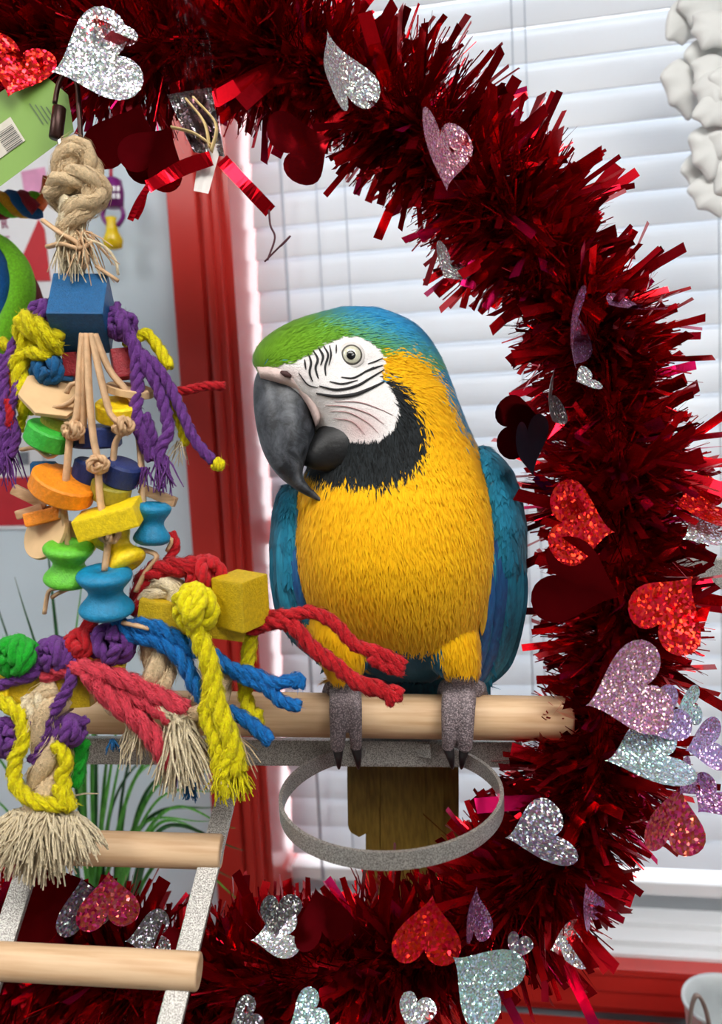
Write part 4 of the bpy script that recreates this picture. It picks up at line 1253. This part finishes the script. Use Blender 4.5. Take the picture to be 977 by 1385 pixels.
# left-hand cords
knot(58, 424, -2, 16, m_pur, 7.5, seed=8); rope([(78, 408, -10), (60, 420, 6), (48, 432, 2)], 8, m_pur)
rope([(82, 474, 12), (66, 466, 22), (48, 450, 24), (30, 446, 18), (36, 470, 12), (26, 492, 8), (30, 530, 4), (36, 560, 0)], 12, m_yel, fuzz=110)
rope([(28, 430, 20), (52, 444, 30), (80, 462, 24)], 13, m_yel, fuzz=90); rope([(40, 474, 18), (56, 480, 22), (72, 478, 14)], 9, m_yel, fuzz=50)
rope([(0, 462, -8), (14, 470, -6), (30, 478, -4)], 8, m_yel); rope([(38, 540, 2), (30, 566, 0), (26, 584, -2)], 6, m_yel)
knot(66, 500, 8, 18, m_dblu, 9, seed=12); block(82, 502, -6, 18, 15, 14, 0, 10, 0, m_bblue)
rope([(28, 452, 0), (14, 480, 8), (4, 520, 10), (12, 570, 10), (6, 620, 8), (10, 632, 8)], 8, m_dpur, strands=3); rope([(22, 470, 4), (24, 520, 10), (14, 556, 14), (22, 590, 10), (14, 618, 10)], 6.5, m_dpur)
rope([(4, 480, 4), (-6, 530, 8), (2, 580, 12), (-2, 630, 8)], 8, m_dpur); rope([(16, 500, 4), (20, 530, 6), (8, 560, 6)], 6, m_org); rope([(10, 540, 14), (14, 562, 17), (12, 576, 14)], 5, m_rds)
tassel(8, 596, 8, (0, -1, 0), 26, 52, 1.5, m_dpur, 15, spread=.25)
# discs and spools under the block
disc(72, 534, 18, 44, 3.2, (.30, .62, .72), m_card, 'cork_disc', 7); lace([(70, 552, 30), (92, 546, 36), (108, 530, 34)], 6); lace([(90, 532, 34), (96, 520, 36), (108, 518, 34)], 5)
disc(66, 590, 16, 31, 13, (.42, .86, .30), m_green); disc(80, 570, 4, 24, 9, (.3, .9, .3), m_olv)
lace([(30, 608, 8), (50, 606, 16), (66, 618, 20), (80, 612, 18)], 7); disc(60, 640, -4, 18, 16, (0, 1, .1), m_bblue)
disc(85, 658, 22, 43, 12.5, (.42, .84, .34), m_orange); disc(120, 640, -2, 22, 18, (.3, 1, .2), m_navy); disc(130, 590, -6, 34, 14, (0, 1, .2), m_navy)
block(40, 672, 4, 24, 7, 8, 0, 10, -28, m_stick, 'stick'); block(40, 692, 8, 18, 6, 6, 0, 10, 18, m_stick, 'stick'); block(62, 698, 16, 27, 9, 10, 0, 10, 14, m_orange, 'wood_chip')
disc(62, 720, 10, 38, 3, (-.5, .35, .85), m_card, 'cork_disc'); block(100, 720, 0, 22, 12, 10, 0, 0, -20, m_stick, 'stick')
disc(164, 640, 12, 24, 16, (.38, .88, .34), m_navy); disc(150, 664, 8, 27, 12, (.30, .9, .34), m_olv); block(214, 670, -4, 26, 7, 8, 0, 0, -22, m_stick, 'stick')
block(149, 701, 34, 41, 14.5, 30, 16, 0, 15, m_yw, 'wooden_tile', .002)
spool(206, 708, 10, 25, 28, (.05, 1, .12), m_aqua); spool(162, 742, 14, 26, 30, (.55, -.8, .2), m_yw); spool(126, 728, 6, 15, 16, (.8, .5, .3), m_yw)
spool(93, 762, 20, 33, 30, (.1, 1, .32), m_lime); spool(143, 801, 34, 36, 33, (.02, 1, .30), m_aqua)
knot(148, 722, 42, 12, m_lea, 4.5, 'lace_knot', 2, 21); lace([(216, 724, 6), (232, 730, 4), (226, 745, 0)], 5); rope([(232, 720, -6), (238, 740, -6), (226, 760, -4), (232, 778, -4)], 6, m_rds)
lace([(188, 742, 10), (212, 752, 14), (196, 776, 12), (184, 800, 8)], 6); lace([(80, 795, 8), (66, 800, 10), (60, 830, 8)], 6); lace([(110, 790, 4), (84, 800, 8), (70, 808, 8)], 5)
# the big lower cluster
rope([(190, 830, -8), (192, 790, -4), (214, 770, 6), (250, 766, 10), (280, 770, 6), (290, 800, -2), (276, 822, -8)], 13, m_rds, fuzz=160, fl=.008); knot(278, 776, 4, 22, m_rds, 9, seed=31)
rope([(196, 850, -14), (202, 812, -6), (220, 794, 0), (240, 800, -2), (246, 830, -10)], 18, m_nat2, fuzz=60)
block(262, 836, 4, 72, 20, 16, 8, 4, -8, m_mus, 'wood_stick'); block(326, 812, 16, 27, 34, 26, 14, -34, -6, m_mus)
knot(264, 822, 30, 25, m_yel, 10, 'yellow_knot', 4, 2, 1.0)
rope([(262, 836, 32), (272, 866, 32), (284, 900, 32), (290, 940, 30), (304, 980, 30), (316, 1016, 26), (322, 1044, 20)], 13, m_yel, fuzz=160)
rope([(286, 930, 30), (278, 966, 28), (290, 1000, 28), (296, 1040, 26), (302, 1064, 24)], 9.5, m_yel, fuzz=120); rope([(298, 962, 30), (310, 1000, 30), (300, 1050, 28)], 9, m_yel, fuzz=80)
tassel(304, 1040, 24, (-.05, -1, .1), 60, 36, 1.8, m_yel, 51, spread=.3); tassel(322, 1040, 18, (.25, -1, 0), 60, 34, 1.6, m_yel, 52, spread=.4)
rope([(340, 850, -8), (336, 890, -10), (332, 940, -10), (346, 980, -8), (346, 960, -8)], 10, m_yel, fuzz=90)
rope([(158, 838, 14), (180, 858, 22), (216, 868, 22), (246, 892, 18), (266, 930, 12), (286, 956, 4)], 11, m_blu, fuzz=110); rope([(166, 850, 20), (200, 846, 24), (236, 862, 18), (270, 884, 10)], 11, m_blu, fuzz=90)
rope([(288, 884, 4), (312, 904, 10), (344, 912, 12), (372, 924, 14), (402, 918, 14), (404, 930, 14)], 9, m_blu, fuzz=90); rope([(300, 896, 8), (328, 916, 10), (360, 930, 14), (380, 948, 14), (406, 956, 14)], 8.5, m_blu, fuzz=90)
rope([(310, 962, 4), (330, 972, 8), (350, 988, 10), (366, 1002, 10)], 9.5, m_blu, fuzz=70)
lace([(166, 842, 30), (184, 846, 34), (202, 850, 32)], 5)
rope([(330, 848, -4), (360, 834, 2), (390, 832, 8), (424, 828, 10), (456, 846, 12), (480, 872, 12), (516, 884, 12), (548, 900, 12)], 9, m_rds, fuzz=110); rope([(336, 852, -2), (366, 842, 6), (396, 846, 12), (418, 872, 14), (452, 898, 14), (490, 926, 12), (544, 940, 10)], 10.5, m_rds, fuzz=120)
rope([(500, 888, 12), (530, 904, 12), (546, 906, 12)], 9, m_rds, fuzz=40); rope([(486, 924, 12), (516, 932, 12), (534, 950, 12)], 10, m_rds, fuzz=50)
rope([(60, 912, 8), (96, 902, 16), (130, 906, 22), (168, 920, 22), (210, 938, 20), (252, 960, 18)], 13, m_pnk, fuzz=140); rope([(120, 908, 20), (150, 944, 22), (186, 972, 22), (210, 1000, 20), (232, 1034, 14)], 14, m_pnk, fuzz=140)
rope([(150, 930, 18), (196, 950, 20), (230, 972, 18)], 10, m_pnk, fuzz=60)
knot(110, 872, 10, 17, m_rds, 9, seed=61); rope([(124, 836, 4), (118, 852, 10), (100, 880, 10)], 10, m_rds, fuzz=60); knot(150, 872, 8, 27, m_dpur, 9, seed=62, turns=4); knot(74, 886, 8, 22, m_dpur, 9, seed=63, turns=4)
rope([(96, 890, 20), (96, 920, 24), (82, 948, 26), (66, 972, 24), (60, 1000, 20), (44, 1030, 14)], 8, m_dpur, fuzz=90); rope([(60, 894, 14), (40, 914, 18), (16, 920, 16), (-6, 930, 12)], 8, m_dpur, fuzz=60)
rope([(70, 970, 22), (40, 980, 20), (10, 976, 14), (-10, 990, 10)], 8, m_dpur, fuzz=60); knot(92, 988, 10, 20, m_dpur, 8, seed=65, turns=4); knot(10, 1000, 4, 22, m_dpur, 9, seed=66, turns=4); rope([(90, 990, 16), (110, 978, 14), (118, 972, 10)], 6, m_dpur)
knot(22, 888, 12, 24, m_grs, 11, seed=64, turns=4)
block(70, 935, -6, 56, 22, 16, 0, 0, 4, m_mus, 'wood_stick'); block(140, 905, 4, 26, 16, 12, 10, 0, -18, m_yw, 'wood_stick'); block(-2, 925, 6, 16, 16, 10, 0, 0, 0, m_yw, 'wood_stick')
# heavy cotton rope through the cluster, with frayed ends
rope([(216, 850, -14), (212, 880, -4), (216, 910, 2), (206, 940, 0), (190, 950, -8)], 22, m_nat, fuzz=50); rope([(236, 980, -6), (270, 960, 0), (290, 940, -6), (300, 900, -14)], 20, m_nat, fuzz=50)
rope([(208, 956, 16), (226, 962, 20), (248, 974, 18)], 9, m_nat2); rope([(150, 950, 2), (176, 960, 4), (196, 984, 4)], 16, m_nat, fuzz=40)
tassel(240, 970, 10, (.25, -1, .1), 170, 80, 2.2, m_nat2, 71, spread=.34, wave=.08); tassel(190, 970, 2, (-.25, -1, 0), 40, 54, 1.6, m_nat2, 72, spread=.3); tassel(300, 980, 0, (.3, -1, 0), 60, 60, 1.6, m_nat, 73, spread=.3)
tassel(240, 1030, 4, (-.2, -.6, 0), 30, 30, 1.6, m_dpur, 74, spread=.5); tassel(152, 1000, 2, (.1, -1, 0), 14, 16, 1.6, m_dblu, 77, spread=.4)
rope([(264, 1036, 0), (262, 1052, 0), (256, 1066, 0)], 6, m_dblu); tassel(260, 1050, 0, (-.1, -1, 0), 40, 26, 1.6, m_dblu, 75, spread=.25)
rope([(84, 936, -4), (60, 958, 8), (66, 990, 6), (70, 1030, 0), (62, 1080, 2), (60, 1110, 6)], 27, m_nat, fuzz=70); knot(50, 958, 10, 16, m_nat2, 10, seed=68)
rope([(-4, 944, 14), (14, 956, 22), (28, 970, 26), (32, 1000, 26), (20, 1030, 26), (22, 1062, 28), (44, 1082, 32), (72, 1088, 32), (90, 1086, 28), (84, 1050, 26), (90, 1030, 24), (76, 1004, 22)], 9.5, m_yel, fuzz=240)
rope([(80, 1060, 28), (88, 1082, 30), (98, 1092, 26)], 10, m_yel, fuzz=60)
tassel(60, 1092, 20, (0, -.75, .35), 420, 76, 2.0, m_nat2, 76, spread=.62, wave=.10); tassel(30, 1096, 24, (-.45, -.7, .3), 160, 66, 2.0, m_nat2, 78, spread=.45, wave=.1); tassel(92, 1100, 22, (.45, -.7, .3), 160, 56, 2.0, m_nat2, 79, spread=.45, wave=.1)
rope([(112, 1000, -14), (106, 1030, -12), (102, 1062, -12)], 11, m_grs, fuzz=50)

# ================================================================== hang card
m_cardg = mat('green_card', (124, 162, 72), .55, var=.04, scale=8)
card = empty('hang_card', P(10, 230, .735), 'green printed hang card with barcode tucked under the tinsel beside the clip', 'card')
def cquad(name, pts, d, m, t=.0006, parent=None):
    v = [P(x, y_, d) for x, y_ in pts] + [P(x, y_, d + t) for x, y_ in pts]
    n = len(pts)
    f = [tuple(range(n - 1, -1, -1)), tuple(range(n, 2 * n))] + [(j, (j + 1) % n, n + (j + 1) % n, n + j) for j in range(n)]
    return add(name, new_mesh(name, v, f, False), m, parent)
cquad('card_sheet', [(-60, 160), (52, 94), (92, 128), (100, 178), (-40, 282)], .742, m_cardg, .0008, card)
cquad('price_label', [(-14, 178), (14, 158), (34, 190), (-8, 220)], .7412, mat('label_white', (206, 200, 186), .6), .0003, card)
mb = MB()
U = np.array([20, -14.0]); U /= np.linalg.norm(U); Vv = np.array([.55, .83])
for i in range(13):
    o = np.array([-6, 182]) + Vv * (1 + i * 2.3)
    w = .5 + (i * 7 % 3) * .35
    q = [o, o + U * 26, o + U * 26 + Vv * w, o + Vv * w]
    mb.put([P(a[0], a[1], .7409) for a in q], [(0, 1, 2, 3)])
mb.build('barcode', mat('print_black', (50, 50, 52), .6), card)
mb = MB()
for i in range(4):
    o = np.array([40 + i * 7.5, 140 + i * 1.5]); e = o + Vv * (34 - 3 * i)
    s = np.array([.8, -.3])
    mb.put([P(a[0], a[1], .7412) for a in (o - s, o + s, e + s, e - s)], [(0, 1, 2, 3)])
mb.build('small_print', mat('print_green_dark', (92, 116, 74), .6), card)

# ================================================================== things behind the toy
def mbrope(root, pts, r, cols, name='rope_strand', pitch=.05):
    l = smooth_line(pts, .004); t, n_, b_ = frames(l)
    s = np.concatenate([[0], np.cumsum(np.linalg.norm(np.diff(l, axis=0), axis=1))])
    for q, c in enumerate(cols):
        ph = 2 * math.pi * q / len(cols) + 2 * math.pi * s / pitch
        mb = MB(); mb.tube(l + (n_ * np.cos(ph)[:, None] + b_ * np.sin(ph)[:, None]) * r * .55, r * .56, 8)
        mb.build(name, sisal('perch_cotton_%d' % q + name, c), root)
rp1 = empty('rope_perch', P(-60, 300, .95), 'thin multicoloured twisted rope perch with an orange tip behind the knotted rope', 'rope perch')
mbrope(rp1, [P(-120, 300, .95), P(-40, 288, .95), P(10, 276, .95), (P(52, 278, .95))], .014, [(120, 214, 40), (150, 24, 44), (16, 90, 150), (230, 170, 30)])
mb = MB(); mb.tube(smooth_line([P(50, 280, .95), P(62, 262, .95), P(64, 238, .945)], .004), np.linspace(.008, .005, len(smooth_line([P(50, 280, .95), P(62, 262, .95), P(64, 238, .945)], .004))), 10)
mb.build('orange_tip', painted('orange_plastic', (244, 110, 40)), rp1)
rp2 = empty('rope_perch', P(-60, 520, .93), 'thick green, blue and black twisted rope perch beside the yellow cord', 'rope perch')
mbrope(rp2, [P(-90, 330, .93), P(-20, 345, .93), P(18, 385, .93), P(22, 440, .93), P(0, 500, .93), P(-60, 540, .93)], .026, [(40, 30, 34), (120, 34, 44), (130, 216, 40), (20, 96, 170)], pitch=.32)
mb = MB(); mb.tube(smooth_line([P(40, 420, .92), P(62, 412, .92), P(80, 396, .92)], .004), .004, 8); mb.build('hook', mat('black_wire', (30, 30, 34), .4, .6), rp2)

ht = empty('hanging_plastic_toy', PW(152, 330, 1.16), 'small purple and yellow plastic toy hanging near the pale wall', 'bird toy')
def on(px, py, y_=1.15): return PW(px, py, y_)
ps = np.linalg.norm(on(160, 260) - on(150, 260)) / 10
mb = MB(); mb.tube(smooth_line([on(148, 190), on(150, 225), on(150, 240)], .004), 2.4 * ps, 8); mb.build('cord', mat('crimson_plastic', (176, 20, 60), .3), ht)
mb = MB(); mb.lathe(on(153, 262), (0, 0, 1), [(-18 * ps, 7 * ps), (-17 * ps, 12 * ps), (0, 14 * ps), (16 * ps, 12 * ps), (20 * ps, 5 * ps)], 20); brl = mb.build('barrel', mat('purple_plastic', (120, 30, 120), .3), ht)
mb = MB()
for i in range(3):
    for j in range(2):
        c = on(148 + i * 6, 255 + j * 10, 1.15 - 15 * ps); mb.box(c, np.eye(3), (2 * ps, .6 * ps, 3 * ps))
mb.build('slot', mat('white_plastic', (240, 236, 244), .4), brl, smooth=False)
for sx in (-1, 1):
    mb = MB(); mb.tube(smooth_line([on(153 + sx * 10, 276), on(153 + sx * 14, 292), on(153 + sx * 6, 306)], .004), 3 * ps, 8); mb.build('strap', bpy.data.materials['purple_plastic'], ht)
mb = MB(); mb.lathe(on(152, 316), (0, 0, 1), [(-20 * ps, 4 * ps), (-18 * ps, 11 * ps), (-8 * ps, 13 * ps), (2 * ps, 8 * ps), (14 * ps, 6 * ps), (20 * ps, 7 * ps)], 20); mb.build('bell', mat('yellow_plastic', (240, 206, 20), .25), ht)
mb = MB(); mb.tube(np.array([on(148, 190), on(146, 120), on(146, -200)]), .0012, 6); mb.build('hang_line', m_cord, ht)

# posters on the wall
ps1 = empty('wall_poster', PW(30, 440, D_WALL), 'white wall poster with a red triangle and mauve lettering behind the knotted rope', 'poster')
def wquad(name, pts, off, m, parent, t=.001):
    v = [PW(x, y_, D_WALL - off) for x, y_ in pts]; v += [p + np.array([0, t, 0]) for p in v]
    n = len(pts); f = [tuple(range(n - 1, -1, -1)), tuple(range(n, 2 * n))] + [(j, (j + 1) % n, n + (j + 1) % n, n + j) for j in range(n)]
    return add(name, new_mesh(name, v, f, False), m, parent)
m_paper = mat('poster_paper', (232, 232, 236), .5, var=.02); m_pr = mat('poster_red', (196, 24, 40), .5, var=.04)
wquad('poster_sheet', [(-60, 196), (84, 200), (92, 436), (-50, 440)], .003, m_paper, ps1)
wquad('red_triangle', [(52, 296), (60, 310), (68, 380), (44, 380), (30, 347)], .0045, m_pr, ps1)
wquad('pink_patch', [(28, 232), (60, 226), (66, 262), (34, 268)], .0045, mat('poster_pink', (222, 150, 190), .5), ps1)
def lettering(txt, px, py, h_px, m, parent, off):
    c = bpy.data.curves.new('lettering', 'FONT'); c.body = txt; c.align_x = 'CENTER'; c.align_y = 'CENTER'
    c.size = h_px / F * 1.25 * 1.35; c.extrude = .0003
    o = bpy.data.objects.new('lettering', c); COL.objects.link(o); c.materials.append(m)
    o.rotation_euler = (math.pi / 2, 0, 0); o.location = PW(px, py, D_WALL - off)
    bpy.context.view_layer.update()
    me = bpy.data.meshes.new_from_object(o.evaluated_get(bpy.context.evaluated_depsgraph_get()))
    me.transform(o.matrix_world); bpy.data.objects.remove(o, do_unlink=True); me.materials.clear()
    return add('lettering', me, m, parent)
m_mv = mat('poster_mauve', (150, 60, 100), .5)
lettering('E', 9, 328, 16, m_mv, ps1, .0046); lettering('R', 6, 303, 14, m_mv, ps1, .0046)
ps2 = empty('wall_poster', PW(20, 716, D_WALL), 'white notice with a red block at its foot, behind the orange disc', 'poster')
wquad('poster_sheet', [(-60, 540), (56, 544), (60, 716), (-56, 716)], .003, m_paper, ps2)
wquad('red_block', [(-60, 648), (56, 644), (58, 710), (-58, 712)], .0045, m_pr, ps2)
wquad('picture', [(22, 612), (38, 611), (39, 628), (23, 629)], .0045, mat('grey_print', (120, 124, 134), .5, var=.5, scale=400), ps2)

# ================================================================== low red cabinet, plant, tin
zc = PW(800, 1376, D_WALL - .03)[2]
cabinet = empty('cabinet', (0, .95, 0), 'low red-topped cabinet standing under the window', 'cabinet')
wbox('cabinet_top', (-1.1, .985, zc - .03), (1.2, D_WALL - .03, zc), m_red, cabinet, .004)
wbox('body', (-1.06, 1.02, .06), (1.16, D_WALL - .035, zc - .03), m_white, cabinet)
for i in range(4):
    x0 = -1.05 + i * .5525
    dd = wbox('door', (x0 + .01, 1.004, .08), (x0 + .54, 1.022, zc - .045), mat('cabinet_door_paint', (214, 214, 210), .5), cabinet, .003)
    wbox('knob', (x0 + .05, .988, zc * .6), (x0 + .07, 1.006, zc * .6 + .02), m_steel, dd, .003)
wbox('plinth', (-1.03, 1.03, 0), (1.13, D_WALL - .05, .07), m_navy, cabinet)

m_leaf = barb_mat('grass_leaf', (40, 110, 30), (96, 176, 64), .35); m_leaf2 = barb_mat('dark_grass_leaf', (16, 58, 24), (40, 96, 44), .35)
pb = np.array([P(120, 1260, 1.13)[0], P(120, 1260, 1.13)[1], zc])
plant = empty('grassy_plant', pb, 'potted plant with long arching grass-like green leaves behind the ladder', 'plant')
mb = MB(); mb.lathe(pb, (0, 0, 1), [(0.001, .05), (.012, .056), (.105, .075), (.11, .08), (.128, .082), (.13, .074), (.118, .070), (.110, .0)], 32); mb.build('pot', mat('terracotta_pot', (150, 84, 60), .7, var=.1), plant)
top = pb + np.array([0, 0, .115])
LEAF = [  # photo pixels each blade passes through and its tip
 ((190, 1120), (300, 1090)), ((200, 1080), (300, 1040)), ((180, 1060), (270, 985)), ((170, 1050), (230, 960)), ((150, 1040), (160, 950)), ((160, 1040), (196, 920)), ((210, 1130), (330, 1150)), ((220, 1160), (340, 1230)),
 ((200, 1100), (296, 1068)), ((190, 1090), (280, 1020)), ((140, 1080), (150, 1000)), ((172, 1080), (250, 1010)), ((200, 1150), (320, 1190)), ((180, 1130), (286, 1110)), ((210, 1110), (318, 1120)),
 ((80, 1000), (20, 780)), ((100, 980), (112, 770)), ((110, 960), (140, 760)), ((60, 1040), (-40, 840)), ((120, 980), (250, 800)), ((130, 960), (220, 780)), ((50, 1000), (-30, 740)), ((30, 1080), (-60, 960)), ((20, 1110), (-70, 1060)),
 ((90, 960), (60, 700)), ((120, 940), (190, 720)), ((10, 1000), (-60, 900)), ((130, 1000), (110, 850)), ((185, 1150), (300, 1160)), ((100, 1100), (20, 1010)), ((150, 1100), (228, 990)), ((205, 1125), (300, 1135)), ((60, 1100), (10, 1040))]
rg = np.random.default_rng(9)
for i, (a, b) in enumerate(LEAF):
    d0 = rg.uniform(1.02, 1.14); d1 = d0 + rg.uniform(-.05, .03)
    st = top + np.array([rg.normal(0, .02), rg.normal(0, .02), -.01])
    l = smooth_line([st, P(a[0], a[1], d0), P(b[0], b[1], d1)], .006)
    n = len(l); t = np.gradient(l, axis=0); t /= np.linalg.norm(t, axis=1)[:, None]
    v = []; f = []
    w0 = rg.uniform(.004, .0095)
    for k_ in range(n):
        q = k_ / (n - 1); w = w0 * (min(1, .5 + q * 2)) * (1 - q ** 3) + .0006
        s = np.cross(t[k_], FWD); s /= np.linalg.norm(s); s = s + FWD * rg.uniform(.2, .3); nn = np.cross(s, t[k_])
        v += [l[k_] - s * w / 2 - nn * w * .15, l[k_] + nn * w * .1, l[k_] + s * w / 2 - nn * w * .15]
        if k_:
            o = 3 * k_; f += [(o - 3, o - 2, o + 1, o), (o - 2, o - 1, o + 2, o + 1)]
    add('leaf', new_mesh('leaf', v, f, True), m_leaf if i % 3 else m_leaf2, plant)

# whitewashed tin at the bottom corner
m_tin = mat('whitewashed_tin', (206, 212, 214), .45, .2, var=.06, scale=40, bump=.2, bscale=90)
tc_ = P(985, 1385, 1.07)
zt = P(960, 1352, 1.07)[2]
tin = empty('tin_planter', (tc_[0], tc_[1], zc), 'whitewashed tin planter with curled rim on the cabinet', 'planter')
RR = .052
mb = MB(); mb.lathe((tc_[0], tc_[1], zc), (0, 0, 1), [(.001, RR * .8), (.004, RR * .82), (zt - zc - .008, RR), (zt - zc - .004, RR * 1.06), (zt - zc, RR * 1.05), (zt - zc - .002, RR * .97), (zt - zc - .03, RR * .94), (.008, RR * .78)], 40); mb.build('body', m_tin, tin)
mb = MB(); mb.tube(smooth_line([P(932, 1410, 1.03), P(936, 1362, 1.03), P(944, 1346, 1.03), P(955, 1366, 1.03), (P(964, 1410, 1.03))], .004), .0045, 8, r2=.0025); mb.build('handle', mat('tarnished_tin', (150, 132, 124), .5, .4), tin)

# ================================================================== white sculpted leaves by the blind
m_plast = mat('white_bisque', (226, 228, 226), .6, var=.04, scale=30)
orn = empty('leaf_ornament', PW(945, 300, 1.08), 'white sculpted leaf and blossom spray hanging before the blind', 'ornament')
def bisque(px, py, L, w, rot, d, yaw):
    """a thick three-pointed leaf, drooping"""
    out = [(0, .5), (.26, .36), (.5, .16), (.3, -.02), (.36, -.3), (.14, -.26), (0, -.62), (-.14, -.26), (-.36, -.3), (-.3, -.02), (-.5, .16), (-.26, .36)]
    sc = L / F * d; v = []; f = []
    n = len(out)
    for lay, z in ((1.0, 0), (.75, .09), (.3, .13)):
        for x, y_ in out: v.append((x * w / L * 1.6 * lay, y_ * lay, z + .12 * (y_ ** 2)))
    for lay, z in ((.9, -.07),):
        for x, y_ in out: v.append((x * w / L * 1.6 * lay, y_ * lay, z))
    for q in (0, 1):
        for j in range(n): f.append((q * n + j, q * n + (j + 1) % n, (q + 1) * n + (j + 1) % n, (q + 1) * n + j))
    f.append(tuple(2 * n + j for j in range(n)))
    for j in range(n): f.append((3 * n + j, 3 * n + (j + 1) % n, (j + 1) % n, j))
    f.append(tuple(3 * n + j for j in range(n - 1, -1, -1)))
    R = Matrix.Rotation(math.radians(yaw), 3, 'Y') @ Matrix.Rotation(math.radians(rot), 3, 'Z')
    w_ = (np.array(v) * sc) @ np.array(R).T @ np.array([RGT, UPV, -FWD]) + P(px, py, d)
    me = new_mesh('leaf', w_, f, True); o = add('leaf', me, m_plast, orn)
    sd = o.modifiers.new('s', 'SUBSURF'); sd.levels = 1; sd.render_levels = 2
    return o
for a in ((955, 12, 80, 62, 20, 1.02, 10), (925, 30, 62, 60, 60, 1.03, 20), (965, 42, 60, 54, -30, 1.0, -10), (950, 78, 56, 40, 20, 1.02, 10), (926, 120, 92, 58, 8, 1.03, 20), (962, 100, 62, 44, -8, 1.01, 0), (964, 122, 60, 40, 10, 1.0, -20),
          (968, 150, 56, 50, 30, 1.0, 0), (962, 205, 88, 54, -4, 1.02, 10), (948, 232, 62, 50, 24, 1.04, 20), (968, 262, 70, 58, 10, 1.03, 0), (985, 180, 80, 60, -20, 1.01, -10), (990, 60, 90, 70, 0, 1.02, 0), (994, 120, 80, 60, 0, 1.0, 10), (996, 240, 90, 60, 0, 1.02, 0), (980, -30, 80, 60, 30, 1.02, 0)):
    bisque(*a)
mb = MB(); mb.tube(smooth_line([P(990, -260, 1.04), P(985, -60, 1.04), P(975, 60, 1.04), P(972, 160, 1.04), P(975, 290, 1.04)], .01), .006, 8); mb.build('stem', m_plast, orn)
